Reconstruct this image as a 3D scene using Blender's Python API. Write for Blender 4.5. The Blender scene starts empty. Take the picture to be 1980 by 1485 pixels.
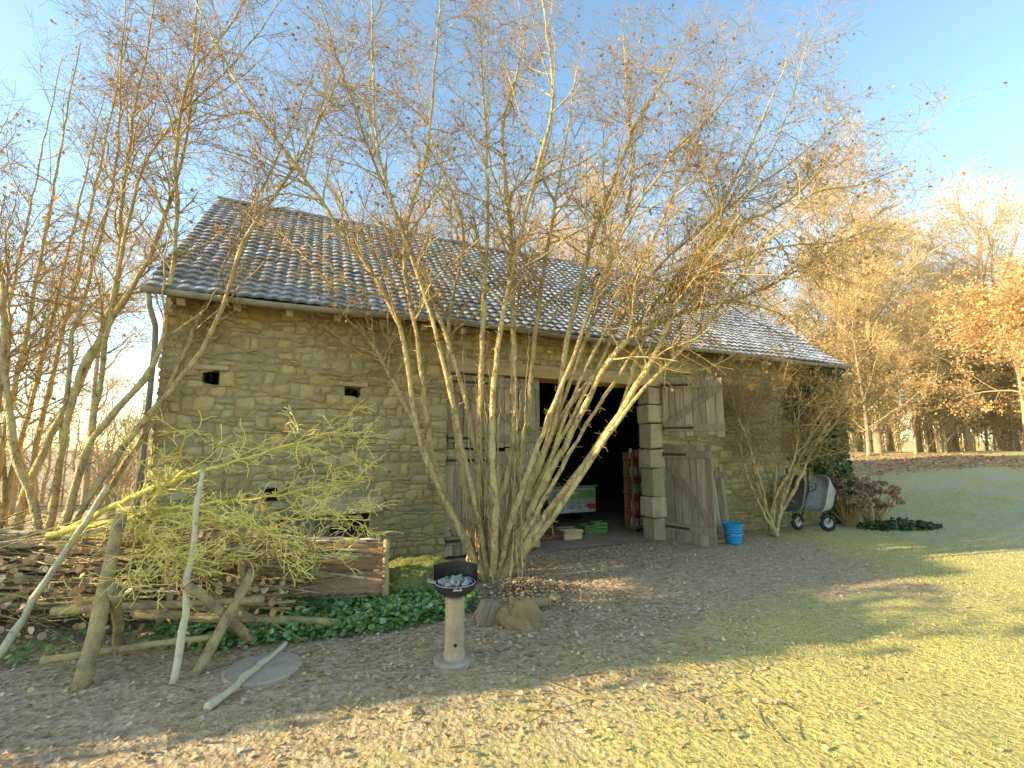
import bpy, math, numpy as np
from mathutils import Vector, Matrix
rng = np.random.default_rng(11)
scene = bpy.context.scene
COL = scene.collection

# ------------------------------------------------------------------ helpers
class MB:
    def __init__(s):
        s.V=[]; s.C=[]; s.F=[]; s.n=0
    def add(s, v, f, mat=0, col=None):
        v=np.asarray(v,float).reshape(-1,3)
        f=np.asarray(f,int)
        if col is None: c=np.ones((len(v),3))
        else:
            c=np.asarray(col,float)
            if c.ndim==1: c=np.tile(c,(len(v),1))
        s.V.append(v); s.C.append(c); s.F.append((f+s.n,mat)); s.n+=len(v)
    def addpoly(s, v, faces, mat=0, col=None):
        v=np.asarray(v,float).reshape(-1,3)
        c=np.ones((len(v),3)) if col is None else np.tile(np.asarray(col,float),(len(v),1))
        s.V.append(v); s.C.append(c)
        by={}
        for f in faces: by.setdefault(len(f),[]).append(f)
        for k,a in by.items(): s.F.append((np.array(a,int)+s.n,mat))
        s.n+=len(v)
    def mesh(s,name,mats,smooth=False):
        me=bpy.data.meshes.new(name)
        V=np.concatenate(s.V); C=np.concatenate(s.C)
        li=[];tot=[];mi=[]
        for f,m in s.F:
            li.append(f.reshape(-1)); tot.append(np.full(len(f),f.shape[1])); mi.append(np.full(len(f),m))
        li=np.concatenate(li);tot=np.concatenate(tot);mi=np.concatenate(mi)
        me.vertices.add(len(V)); me.vertices.foreach_set('co',V.astype(np.float32).ravel())
        me.loops.add(len(li)); me.loops.foreach_set('vertex_index',li.astype(np.int32))
        me.polygons.add(len(tot))
        ls=np.concatenate([[0],np.cumsum(tot)[:-1]]).astype(np.int32)
        me.polygons.foreach_set('loop_start',ls)
        me.polygons.foreach_set('material_index',mi.astype(np.int32))
        me.polygons.foreach_set('use_smooth',np.full(len(tot),bool(smooth)))
        a=me.color_attributes.new('Col','FLOAT_COLOR','POINT')
        a.data.foreach_set('color',np.concatenate([C,np.ones((len(C),1))],1).astype(np.float32).ravel())
        for m in mats: me.materials.append(m)
        me.update(calc_edges=True)
        return me
    def obj(s,name,mats,parent=None,smooth=False,bevel=0):
        o=bpy.data.objects.new(name,s.mesh(name,mats if isinstance(mats,list) else [mats],smooth))
        COL.objects.link(o)
        if parent: o.parent=parent
        if bevel:
            b=o.modifiers.new('b','BEVEL'); b.width=bevel; b.segments=2; b.limit_method='ANGLE'
        return o
    def box(s,c,size,R=None,mat=0,col=None,jit=0):
        x,y,z=[a/2 for a in size]
        v=np.array([[-x,-y,-z],[x,-y,-z],[x,y,-z],[-x,y,-z],[-x,-y,z],[x,-y,z],[x,y,z],[-x,y,z]])
        if jit: v=v+rng.normal(0,jit,v.shape)
        if R is not None: v=v@np.array(R).T
        s.add(v+np.array(c),[[0,3,2,1],[4,5,6,7],[0,1,5,4],[1,2,6,5],[2,3,7,6],[3,0,4,7]],mat,col)
    def pole(s,pts,rad,sides=8,mat=0,col=None,rough=0):
        P=np.array(pts,float); R=np.broadcast_to(np.array(rad,float),(len(P),))
        T=np.gradient(P,axis=0); T/=np.linalg.norm(T,axis=1)[:,None]+1e-9
        m=T.mean(0); ref=np.array([0,0,1.]) if abs(m[2])<.8*np.linalg.norm(m) else np.array([1.,0,0])
        A=np.cross(T,ref); A/=np.linalg.norm(A,axis=1)[:,None]+1e-9; B=np.cross(T,A)
        an=np.arange(sides)*2*math.pi/sides
        rr=R[:,None]*(1+(rng.normal(0,rough,(len(P),sides)) if rough else 0))
        V=P[:,None]+rr[...,None]*(np.cos(an)[None,:,None]*A[:,None]+np.sin(an)[None,:,None]*B[:,None])
        n=len(P); F=[]
        for i in range(n-1):
            for j in range(sides):
                k=(j+1)%sides
                F.append([i*sides+j,i*sides+k,(i+1)*sides+k,(i+1)*sides+j])
        F.append(list(range(sides))[::-1]); F.append([(n-1)*sides+j for j in range(sides)])
        s.addpoly(V.reshape(-1,3),F,mat,col)
    def lathe(s,prof,c,n=24,a0=0,a1=2*math.pi,mat=0,col=None):
        prof=np.array(prof,float); closed=abs(a1-a0-2*math.pi)<1e-6
        m=n if closed else n+1
        an=a0+np.arange(m)*(a1-a0)/n
        V=np.stack([np.outer(prof[:,0],np.cos(an)),np.outer(prof[:,0],np.sin(an)),np.outer(prof[:,1],np.ones(m))],-1)
        F=[]
        for i in range(len(prof)-1):
            for j in range(n):
                k=(j+1)%m
                F.append([i*m+j,i*m+k,(i+1)*m+k,(i+1)*m+j])
        s.add(V.reshape(-1,3)+np.array(c),F,mat,col)
    def rock(s,c,size,seed=0,n=14,amp=.18,mat=0,col=None):
        r=np.random.default_rng(seed)
        th=np.linspace(0,math.pi,n); ph=np.arange(2*n)*math.pi/n
        T,Pp=np.meshgrid(th,ph,indexing='ij')
        d=np.stack([np.sin(T)*np.cos(Pp),np.sin(T)*np.sin(Pp),np.cos(T)],-1)
        disp=np.ones(T.shape)
        for k in range(7):
            w=r.normal(0,2.0,3); disp+=amp/2*np.sin(d@w*1.3+r.uniform(0,6))
        for k in range(8):
            w=r.normal(0,8.0,3); disp+=amp/6*np.sin(d@w+r.uniform(0,6))
        d=np.sign(d)*np.abs(d)**.8
        V=d*disp[...,None]*np.array(size)/2
        F=[]
        for i in range(n-1):
            for j in range(2*n):
                k=(j+1)%(2*n); F.append([i*2*n+j,(i+1)*2*n+j,(i+1)*2*n+k,i*2*n+k])
        s.add(V.reshape(-1,3)+np.array(c),F,mat,col)
    def tubes(s,P,R,sides=3,mat=0,col=None,rough=0):
        N,n,_=P.shape
        T=np.gradient(P,axis=1); T/=np.linalg.norm(T,axis=2)[...,None]+1e-9
        m=T.mean(1); ref=rng.normal(0,1,(N,3)); ref-=(ref*m).sum(1)[:,None]*m
        ref/=np.linalg.norm(ref,axis=1)[:,None]+1e-9
        A=np.cross(T,ref[:,None]); A/=np.linalg.norm(A,axis=2)[...,None]+1e-9
        B=np.cross(T,A)
        an=np.arange(sides)*2*math.pi/sides
        RR=R[:,:,None]*(1+(rng.normal(0,rough,(N,n,sides)) if rough else 0))+np.zeros((N,n,sides))
        V=P[:,:,None]+RR[...,None]*(np.cos(an)[:,None]*A[:,:,None]+np.sin(an)[:,None]*B[:,:,None])
        i=np.arange(n-1)[:,None]; j=np.arange(sides)[None]; k=(j+1)%sides
        f=np.stack([i*sides+j,i*sides+k,(i+1)*sides+k,(i+1)*sides+j],-1).reshape(-1,4)
        F=(f[None]+(np.arange(N)*n*sides)[:,None,None]).reshape(-1,4)
        c=None
        if col is not None:
            c=np.repeat(col,n*sides,axis=0)
        s.add(V.reshape(-1,3),F,mat,c)
    def leaves(s,pos,size,normal=None,spread=1.0,mat=0,col=None,curl=.3,asp=.6):
        N=len(pos)
        nn=rng.normal(0,1,(N,3))*spread
        if normal is not None: nn=nn+np.array(normal)
        nn/=np.linalg.norm(nn,axis=1)[:,None]
        t=rng.normal(0,1,(N,3)); t-=(t*nn).sum(1)[:,None]*nn; t/=np.linalg.norm(t,axis=1)[:,None]
        b=np.cross(nn,t)
        L=np.array([[0,0,0],[.3,.5,1],[.75,.42,.8],[1,0,.3],[.75,-.42,.8],[.3,-.5,1]])
        sz=np.broadcast_to(size,(N,))[:,None,None]
        cu=(curl*rng.uniform(-.6,1,N))[:,None,None]
        V=pos[:,None]+sz*((L[None,:,0:1]-.5)*t[:,None]+L[None,:,1:2]*asp*1.6*b[:,None]+L[None,:,2:3]*cu*nn[:,None])
        F=(np.array([[0,1,2,3],[3,4,5,0]])[None]+(np.arange(N)*6)[:,None,None]).reshape(-1,4)
        c=None if col is None else np.repeat(col,6,axis=0)
        s.add(V.reshape(-1,3),F,mat,c)

def rotz(a): c,s_=math.cos(a),math.sin(a); return np.array([[c,-s_,0],[s_,c,0],[0,0,1]])
def roty(a): c,s_=math.cos(a),math.sin(a); return np.array([[c,0,s_],[0,1,0],[-s_,0,c]])
def rotx(a): c,s_=math.cos(a),math.sin(a); return np.array([[1,0,0],[0,c,-s_],[0,s_,c]])
def empty(name,loc=(0,0,0),rz=0,label=None,cat=None,group=None):
    o=bpy.data.objects.new(name,None); COL.objects.link(o); o.location=loc; o.rotation_euler=(0,0,rz)
    o.empty_display_size=.2
    if label: o['label']=label
    if cat: o['category']=cat
    if group: o['group']=group
    return o
def tag(o,label=None,cat=None,group=None,kind=None):
    if label: o['label']=label
    if cat: o['category']=cat
    if group: o['group']=group
    if kind: o['kind']=kind
    return o
def snoise(x,y,seed=0,sc=1.0):
    r=np.random.default_rng(seed); o=0
    for k in range(6):
        a=r.uniform(0,6.28); f=sc*r.uniform(.5,2.2); o=o+np.sin(f*(np.cos(a)*x+np.sin(a)*y)+r.uniform(0,6.28))
    return o/6
def sstep(a,b,x):
    t=np.clip((x-a)/(b-a),0,1); return t*t*(3-2*t)

# ------------------------------------------------------------------ materials
def newmat(name):
    m=bpy.data.materials.new(name); m.use_nodes=True
    nt=m.node_tree; b=nt.nodes['Principled BSDF']; return m,nt,b
def nmat(name,stops,scale=6,rough=.9,bump=.3,bscale=40,col=False,stretch=(1,1,1),metal=0,dist=.02,trans=0,spec=.3):
    m,nt,b=newmat(name); N=nt.nodes; L=nt.links
    tc=N.new('ShaderNodeTexCoord'); mp=N.new('ShaderNodeMapping'); mp.inputs['Scale'].default_value=stretch
    L.new(tc.outputs['Object'],mp.inputs[0])
    no=N.new('ShaderNodeTexNoise'); no.inputs['Scale'].default_value=scale; no.inputs['Detail'].default_value=8; no.inputs['Roughness'].default_value=.65
    L.new(mp.outputs[0],no.inputs['Vector'])
    cr=N.new('ShaderNodeValToRGB'); el=cr.color_ramp.elements
    ps=np.linspace(.3,.7,len(stops))
    while len(el)<len(stops): el.new(.5)
    for e,p,c in zip(el,ps,stops):
        e.position=float(p); e.color=(*c,1)
    L.new(no.outputs['Fac'],cr.inputs[0])
    out=cr.outputs[0]
    if col:
        at=N.new('ShaderNodeAttribute'); at.attribute_name='Col'
        mx=N.new('ShaderNodeMix'); mx.data_type='RGBA'; mx.blend_type='MULTIPLY'; mx.inputs['Factor'].default_value=1
        L.new(out,mx.inputs[6]); L.new(at.outputs['Color'],mx.inputs[7]); out=mx.outputs[2]
    L.new(out,b.inputs['Base Color'])
    b.inputs['Roughness'].default_value=rough; b.inputs['Metallic'].default_value=metal
    b.inputs['Specular IOR Level'].default_value=spec
    if bump:
        n2=N.new('ShaderNodeTexNoise'); n2.inputs['Scale'].default_value=bscale; n2.inputs['Detail'].default_value=6
        L.new(mp.outputs[0],n2.inputs['Vector'])
        bp=N.new('ShaderNodeBump'); bp.inputs['Strength'].default_value=bump; bp.inputs['Distance'].default_value=dist
        L.new(n2.outputs['Fac'],bp.inputs['Height']); L.new(bp.outputs[0],b.inputs['Normal'])
    if trans:
        tr=N.new('ShaderNodeBsdfTranslucent'); L.new(out,tr.inputs[0])
        ms=N.new('ShaderNodeMixShader'); ms.inputs[0].default_value=trans
        L.new(b.outputs[0],ms.inputs[1]); L.new(tr.outputs[0],ms.inputs[2])
        L.new(ms.outputs[0],N['Material Output'].inputs[0])
    return m

M_stone=nmat('stone',[(.29,.215,.10),(.45,.345,.175),(.41,.335,.15),(.53,.425,.245)],scale=3.2,bump=1.0,bscale=26,col=True,dist=.03)
M_mortar=nmat('mortar',[(.24,.18,.09),(.38,.29,.155)],scale=8,bump=.5)
M_granite=nmat('granite',[(.34,.26,.15),(.47,.38,.24),(.41,.345,.19)],scale=5,bump=.6,bscale=50,col=True)
M_tile=nmat('frosted tile',[(.27,.27,.28),(.35,.36,.38),(.42,.44,.47),(.52,.54,.58)],scale=4,bump=.4,bscale=60,col=True,rough=.9)
M_wood=nmat('weathered wood',[(.25,.185,.12),(.40,.31,.21),(.51,.41,.29)],scale=5,bump=.6,bscale=30,stretch=(6,6,.5),col=True)
M_woodx=nmat('weathered board',[(.30,.18,.11),(.48,.31,.20),(.58,.43,.29)],scale=5,bump=.6,bscale=30,stretch=(.6,6,6),col=True)
M_beam=nmat('oak lintel',[(.36,.25,.12),(.55,.42,.22)],scale=5,bump=.5,stretch=(.5,6,6))
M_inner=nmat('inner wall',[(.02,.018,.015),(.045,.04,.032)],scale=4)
M_floor=nmat('earth floor',[(.28,.21,.13),(.46,.36,.24)],scale=3)
M_zinc=nmat('zinc',[(.20,.18,.14),(.34,.31,.25)],scale=6,rough=.7,metal=.1,bump=.1)
M_iron=nmat('rusty iron',[(.04,.03,.022),(.11,.07,.04)],scale=20,rough=.8,metal=.3)
M_bark=nmat('mossy hazel bark',[(.15,.10,.04),(.40,.29,.13),(.54,.42,.21),(.52,.43,.07)],scale=12,bump=1.0,bscale=38,stretch=(1,1,.6),dist=.04)
M_bark2=nmat('grey bark',[(.13,.095,.06),(.27,.20,.12),(.26,.24,.08)],scale=9,bump=.9,bscale=45,stretch=(1,1,.6))
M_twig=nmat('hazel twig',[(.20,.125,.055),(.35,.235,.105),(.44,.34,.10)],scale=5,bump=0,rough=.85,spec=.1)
M_twig2=nmat('brown twig',[(.21,.135,.06),(.36,.245,.12)],scale=5,bump=0,rough=.85,spec=.1)  # brown twigs of the left-hand clumps
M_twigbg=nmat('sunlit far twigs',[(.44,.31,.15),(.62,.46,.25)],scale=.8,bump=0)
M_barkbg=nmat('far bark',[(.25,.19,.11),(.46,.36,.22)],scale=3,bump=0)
M_leaf=nmat('dead leaf',[(.34,.19,.08),(.52,.32,.15)],scale=6,bump=0,col=True,trans=.35)
M_orange=nmat('copper beech leaf',[(.56,.33,.14),(.72,.49,.25)],scale=1.2,bump=0,col=True,trans=.35)
M_gold=nmat('pale golden leaf',[(.52,.37,.17),(.70,.53,.29)],scale=1.2,bump=0,col=True,trans=.35)
M_moss=nmat('moss',[(.09,.10,.025),(.22,.23,.06),(.24,.21,.10)],scale=9,bump=1,bscale=50,dist=.05)
M_mossbr=nmat('branch moss',[(.44,.38,.07),(.68,.59,.14),(.52,.41,.14)],scale=14,bump=.8,bscale=60)
M_mosstwig=nmat('lichen twig',[(.70,.57,.12),(.88,.75,.26)],scale=10,bump=0)
M_green=nmat('green leaf',[(.08,.17,.04),(.18,.31,.09),(.42,.50,.30)],scale=7,bump=0,col=True,trans=.2)
M_ivy=nmat('dark ivy',[(.03,.055,.018),(.09,.13,.04)],scale=7,bump=0,col=True,trans=.1,rough=.5)
M_grass=nmat('grass blade',[(.60,.51,.15),(.74,.63,.23),(.82,.68,.37)],scale=2.5,bump=0,col=True,trans=.35)
M_log=nmat('cut branch bark',[(.18,.125,.07),(.38,.28,.15),(.44,.38,.12)],scale=9,bump=.8,bscale=50)
M_birch=nmat('pale stripped pole',[(.36,.31,.20),(.58,.50,.35),(.50,.47,.22)],scale=9,bump=.5,bscale=50)
M_concrete=nmat('concrete',[(.30,.25,.18),(.45,.38,.28)],scale=7,bump=.6,bscale=25)
M_terra=nmat('weathered column',[(.28,.20,.13),(.46,.36,.25)],scale=6,bump=.4)
M_black=nmat('sooty enamel',[(.012,.012,.012),(.04,.036,.033)],scale=12,rough=.5,bump=.1)
M_ash=nmat('ash',[(.12,.11,.10),(.42,.40,.37)],scale=30,bump=.5)
M_blue=nmat('blue plastic',[(.01,.22,.45),(.015,.29,.55)],scale=3,rough=.4,bump=0)
M_galv=nmat('galvanised steel',[(.26,.26,.25),(.42,.42,.40)],scale=9,rough=.55,metal=.1,bump=.1)
M_dsteel=nmat('dull dark steel',[(.10,.10,.095),(.2,.2,.19)],scale=9,rough=.55,metal=.1,bump=.1)
M_rubber=nmat('rubber',[(.015,.015,.015),(.04,.04,.04)],scale=10,rough=.8)
M_white=nmat('white paint',[(.20,.21,.17),(.32,.33,.28)],scale=3,rough=.5,bump=0)
M_red=nmat('red lens',[(.4,.02,.015),(.55,.03,.02)],scale=3,rough=.3,bump=0)
M_redp=nmat('red brown paint',[(.20,.075,.04),(.32,.13,.07)],scale=5)
M_gpaint=nmat('green paint',[(.07,.16,.045),(.13,.26,.08)],scale=5,rough=.5,bump=0)
M_card=nmat('cardboard',[(.52,.36,.18),(.65,.48,.27)],scale=3)
M_hyd=nmat('dried hydrangea',[(.32,.20,.12),(.50,.35,.23)],scale=6,bump=0,col=True,trans=.2)
M_ltr=nmat('fallen leaf',[(.36,.21,.11),(.60,.42,.24),(.74,.57,.36)],scale=3,bump=0,col=True,trans=.1)
M_brick=nmat('brick',[(.30,.13,.08),(.42,.2,.12)],scale=9)

# ------------------------------------------------------------------ world, sun, camera
EL=math.radians(16.5); SX,SY=-.965,-.262
w=bpy.data.worlds.new('World'); scene.world=w; w.use_nodes=True
nt=w.node_tree; bg=nt.nodes['Background']
sky=nt.nodes.new('ShaderNodeTexSky'); sky.sky_type='NISHITA'; sky.sun_disc=False
sky.sun_elevation=EL; sky.sun_rotation=math.atan2(SX,SY); sky.air_density=1.0; sky.dust_density=.55; sky.ozone_density=.9; sky.altitude=200
tint=nt.nodes.new('ShaderNodeMix'); tint.data_type='RGBA'; tint.blend_type='MULTIPLY'; tint.inputs['Factor'].default_value=1
nt.links.new(sky.outputs[0],tint.inputs[6]); tint.inputs[7].default_value=(.95,1.02,.96,1)
nt.links.new(tint.outputs[2],bg.inputs[0]); bg.inputs[1].default_value=.46
sl=bpy.data.lights.new('sun','SUN'); sl.energy=13; sl.angle=math.radians(.5); sl.color=(1,.81,.48)
so=bpy.data.objects.new('sun',sl); COL.objects.link(so)
so.rotation_euler=Vector((-SX*math.cos(EL),-SY*math.cos(EL),-math.sin(EL))).to_track_quat('-Z','Y').to_euler()
cam=bpy.data.cameras.new('camera'); co=bpy.data.objects.new('camera',cam); COL.objects.link(co)
cam.sensor_width=36; cam.lens=36*900/1980; cam.clip_end=2000; cam.clip_start=.05
co.location=(0,0,1.6); co.rotation_euler=(math.radians(90+7.75),0,0)
scene.camera=co
scene.view_settings.view_transform='Standard'; scene.view_settings.look='None'; scene.view_settings.exposure=0

# ------------------------------------------------------------------ ground
OX,OY,TH=-4.15,5.42,math.radians(24)
BD=np.array([math.cos(TH),math.sin(TH)]); BN=np.array([-math.sin(TH),math.cos(TH)])
BL=12.37; BW=6.5
def gh(x,y):
    x=np.asarray(x,float); y=np.asarray(y,float)
    a=.7*x+.7*y
    r=1.15*sstep(11,28,a)*sstep(2,9,x)-.5*sstep(30,42,a)*sstep(2,9,x)
    r=r+ .35*sstep(14,18,a)*sstep(9,12,x)*sstep(12,15,y)*(.6+.4*snoise(x,y,4,.8))
    r=r-4.0*sstep(10,60,np.hypot(x,y))*sstep(-5,-16,x)
    r=r+ (.02*snoise(x,y,1,2.2)+.03*snoise(x,y,2,1.0)*sstep(4,8,x))*sstep(1.5,3,np.hypot(x,y))
    r=r+ 5*sstep(80,300,y)*sstep(-50,30,x)
    ls=(x-OX)*BD[0]+(y-OY)*BD[1]; lt=(x-OX)*BN[0]+(y-OY)*BN[1]
    inside=sstep(-.5,0,ls)*sstep(BL+.5,BL,ls)*sstep(-.4,.1,lt)*sstep(BW+.5,BW,lt)
    return r*(1-inside)
def axis(lo,hi,step,far):
    a=list(np.arange(lo,hi,step)); s=step
    x=a[-1]
    while x<far: s*=1.18; x+=s; a.append(x)
    s=step; x=a[0]; b=[]
    while x>-far: s*=1.18; x-=s; b.append(x)
    return np.array(b[::-1]+a)
xs=axis(-9,18,.1,700); ys=axis(-1,20,.1,900)
X,Y=np.meshgrid(xs,ys,indexing='ij')
Z=gh(X,Y)+np.where((np.abs(X)<18)&(Y<20),rng.normal(0,.005,X.shape),0)
nx,ny=X.shape
i,j=np.meshgrid(np.arange(nx-1),np.arange(ny-1),indexing='ij')
F=np.stack([i*ny+j,(i+1)*ny+j,(i+1)*ny+j+1,i*ny+j+1],-1).reshape(-1,4)
def mound(x,y): return sstep(10.5,12,x)*sstep(20,17,x)*sstep(14.5,15.6,y+.6*snoise(x,y,44,1.5))
def grassmask(x,y):
    d=(y-3.1)-.42*(x+.3)
    g=sstep(.9,-.9,d+.7*snoise(x,y,8,1.3)+.3*snoise(x,y,81,4.0))
    g2=sstep(3.5,6.2,x+.7*snoise(x,y,9,1.2)+.4*snoise(x,y,82,4.0)-.12*(y-5))
    g=np.maximum(g,g2)
    g=g*sstep(-2.2,.8,x+1.0*snoise(x,y,12,1.0))
    g=np.maximum(g,.6*sstep(-.2,.6,snoise(x,y,21,1.6))*sstep(3.5,2.3,y))
    return np.clip(g,0,1)*(1-.8*mound(x,y))
G=grassmask(X,Y)
FR=sstep(5.0,8,X)*sstep(5.5,8.5,Y)*.7*(1-mound(X,Y))*(.35+.65*sstep(24,16,Y))
BLm=np.clip(1-G,0,1)*np.maximum(sstep(4.5,1.0,X),mound(X,Y))
mb=MB(); mb.add(np.stack([X,Y,Z],-1),F,0,np.stack([G,FR,BLm],-1).reshape(-1,3))
gm,nt,b=newmat('ground'); N=nt.nodes; L=nt.links
at=N.new('ShaderNodeAttribute'); at.attribute_name='Col'
sep=N.new('ShaderNodeSeparateColor'); L.new(at.outputs['Color'],sep.inputs[0])
geo=N.new('ShaderNodeNewGeometry')
def noise(sc,det=8,ro=.6):
    n=N.new('ShaderNodeTexNoise'); n.inputs['Scale'].default_value=sc; n.inputs['Detail'].default_value=det; n.inputs['Roughness'].default_value=ro
    L.new(geo.outputs['Position'],n.inputs['Vector']); return n
def ramp(src,stops):
    c=N.new('ShaderNodeValToRGB'); e=c.color_ramp.elements
    while len(e)<len(stops): e.new(.5)
    for q,(p,cc) in zip(e,stops): q.position=p; q.color=(*cc,1)
    L.new(src,c.inputs[0]); return c.outputs[0]
def mixc(f,a,bb):
    m=N.new('ShaderNodeMix'); m.data_type='RGBA'
    L.new(f,m.inputs[0]) if not isinstance(f,float) else setattr(m.inputs[0],'default_value',f)
    L.new(a,m.inputs[6]); L.new(bb,m.inputs[7]); return m.outputs[2]
n1=noise(14); n2=noise(5.0); n3=noise(45,4); n4=noise(1.6)
dirt=ramp(n1.outputs['Fac'],[(.3,(.31,.22,.125)),(.5,(.48,.365,.22)),(.7,(.60,.48,.315))])
grass=ramp(n3.outputs['Fac'],[(.3,(.31,.27,.075)),(.5,(.53,.46,.16)),(.72,(.70,.58,.28))])
vor=N.new('ShaderNodeTexVoronoi'); vor.inputs['Scale'].default_value=30; vor.inputs['Randomness'].default_value=1
L.new(geo.outputs['Position'],vor.inputs['Vector'])
sv=N.new('ShaderNodeSeparateColor'); L.new(vor.outputs['Color'],sv.inputs[0])
lit=ramp(sv.outputs[0],[(.0,(.27,.18,.095)),(.45,(.47,.335,.19)),(.75,(.58,.435,.27)),(1,(.67,.545,.37))])
frost=ramp(n3.outputs['Fac'],[(.3,(.30,.29,.17)),(.5,(.47,.45,.34)),(.7,(.66,.62,.52))])
def math_(op,a,bv):
    m=N.new('ShaderNodeMath'); m.operation=op; m.use_clamp=True
    L.new(a,m.inputs[0])
    if isinstance(bv,(int,float)): m.inputs[1].default_value=bv
    else: L.new(bv,m.inputs[1])
    return m.outputs[0]
lf=math_('MULTIPLY',math_('GREATER_THAN',sv.outputs[1],.45),math_('MULTIPLY',sep.outputs[2],.7))
c=mixc(lf,dirt,lit)
gf=ramp(math_('ADD',math_('MULTIPLY',sep.outputs[0],.75),math_('SUBTRACT',n2.outputs['Fac'],.35)),[(.22,(0,0,0)),(.75,(1,1,1))])
c=mixc(gf,c,grass)
ff=math_('MULTIPLY',sep.outputs[1],ramp(n4.outputs['Fac'],[(.35,(.2,.2,.2)),(.6,(1,1,1))]))
c=mixc(ff,c,frost)
L.new(c,b.inputs['Base Color']); b.inputs['Roughness'].default_value=.95; b.inputs['Specular IOR Level'].default_value=.15
bp=N.new('ShaderNodeBump'); bp.inputs['Strength'].default_value=1; bp.inputs['Distance'].default_value=.05
L.new(n1.outputs['Fac'],bp.inputs['Height'])
bp2=N.new('ShaderNodeBump'); bp2.inputs['Strength'].default_value=.5; bp2.inputs['Distance'].default_value=.02
L.new(vor.outputs['Distance'],bp2.inputs['Height']); L.new(bp.outputs[0],bp2.inputs['Normal']); L.new(bp2.outputs[0],b.inputs['Normal'])
g=mb.obj('ground',gm,smooth=True); tag(g,kind='structure')

# ------------------------------------------------------------------ barn
barn=empty('stone_barn',(OX,OY,0),TH,'long rubble stone barn with frosted tile roof and open plank doors','barn')
WT=3.42
def stones(s0,s1,z0,z1,opens,seed,mapf,zlim=None,cmul=1.0):
    r=np.random.default_rng(seed)
    Q=[]; z=z0; k=0
    line=lambda s,zz,kk:(zz+.032*np.sin(s*2.1+kk*1.7)+.022*np.sin(s*5.3+kk*2.9)+.014*np.sin(s*11.+kk*4.1))
    while z<z1:
        h=r.uniform(.07,.15)
        if z+h>z1-.06: h=z1-z
        mid=z+h/2
        iv=[(s0,s1)]
        for (a,b_,c_,d_) in opens:
            if c_<mid<d_:
                nv=[]
                for (p,q) in iv:
                    if b_<=p or a>=q: nv.append((p,q))
                    else:
                        if a>p+.03: nv.append((p,a))
                        if b_<q-.03: nv.append((b_,q))
                iv=nv
        for (p,q) in iv:
            x=p
            while x<q-.02:
                wd=r.uniform(.05,.17)+h*r.uniform(.1,1.1)
                if x+wd>q-.1: wd=q-x
                xe=x+wd
                if zlim is None or (z+h<zlim(x) and z+h<zlim(xe)):
                    zb0,zb1=line(x,z,k),line(xe,z,k); zt0,zt1=line(x,z+h,k+1),line(xe,z+h,k+1)
                    if z==z0: zb0=zb1=z0
                    if h>.11 and r.random()<.38:
                        m0=(zb0+zt0)/2+r.normal(0,.016); m1=(zb1+zt1)/2+r.normal(0,.016)
                        xm=x+wd*r.uniform(.35,.65)
                        if wd>.2 and r.random()<.6:
                            Q.append([x,xm,zb0,(zb0+zb1)/2,m0,(m0+m1)/2]); Q.append([xm,xe,(zb0+zb1)/2,zb1,(m0+m1)/2,m1])
                        else: Q.append([x,xe,zb0,zb1,m0,m1])
                        Q.append([x,xe,m0,m1,zt0,zt1])
                    else: Q.append([x,xe,zb0,zb1,zt0,zt1])
                x=xe
        z+=h;k+=1
    Q=np.array(Q); n=len(Q); m=7
    u=np.linspace(-1,1,m); U,W=np.meshgrid(u,u,indexing='ij')
    U=U[None];W=W[None]
    k1=r.uniform(.01,.20,(n,4))[:,:,None,None]
    U2=U*(1-np.where(W>0,k1[:,0],k1[:,1])*np.abs(W)**2.2); W2=W*(1-np.where(U>0,k1[:,2],k1[:,3])*np.abs(U)**2.2)
    g_=.002
    sk=r.normal(0,.07,n)[:,None,None]
    a=(U2+sk*W*(1-U**2)*1.2+1)/2; bb=(W2+1)/2
    x0=(Q[:,0]+g_)[:,None,None]; x1=(Q[:,1]-g_)[:,None,None]
    zb=(Q[:,2]+g_)[:,None,None]*(1-a)+(Q[:,3]+g_)[:,None,None]*a
    zt=(Q[:,4]-g_)[:,None,None]*(1-a)+(Q[:,5]-g_)[:,None,None]*a
    slant=r.normal(0,.013,n)[:,None,None]
    S=x0+(x1-x0)*a+slant*W; Zz=zb+(zt-zb)*bb
    D=r.uniform(.010,.036,n)[:,None,None]
    dep=D*np.clip((1-np.abs(U)**4)*(1-np.abs(W)**4),0,1)**.7
    dep=dep*(1+r.normal(0,.25,n)[:,None,None]*U+r.normal(0,.25,n)[:,None,None]*W)+r.normal(0,.004,dep.shape)
    dep=dep-.006*(np.maximum(np.abs(U),np.abs(W))>.99)
    V=mapf(S,-dep,Zz)
    i,j=np.meshgrid(np.arange(m-1),np.arange(m-1),indexing='ij')
    f=np.stack([i*m+j,(i+1)*m+j,(i+1)*m+j+1,i*m+j+1],-1).reshape(-1,4)
    F=(f[None]+(np.arange(n)*m*m)[:,None,None]).reshape(-1,4)
    br=r.uniform(.76,1.14,n)*cmul; hue=r.normal(0,.045,n)
    C=np.stack([br*(1+hue),br,br*(1-hue*1.5)],-1)
    footdark=.85+.15*np.clip(Q[:,2]/1.0,0,1)  # stones get darker towards the wall foot
    C=C*footdark[:,None]
    return V.reshape(-1,3),F,np.repeat(C,m*m,axis=0)
DO=(3.5,7.5,-.2,2.9)
holes=[(.42,.6,2.36,2.54),(2.06,2.27,2.27,2.42),(1.18,1.33,.93,1.1),(1.35,2.45,.42,.73)]
opens=[DO,(3.1,3.5,-.2,.0)]+holes+[(1.7,2.62,.42,.95)]
mw=MB()
V,F,C=stones(0,BL,-.12,WT,opens,3,lambda s,y,z:np.stack([s,y,z],-1)); mw.add(V,F,0,C)
tanr=2.9/3.6
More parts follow.
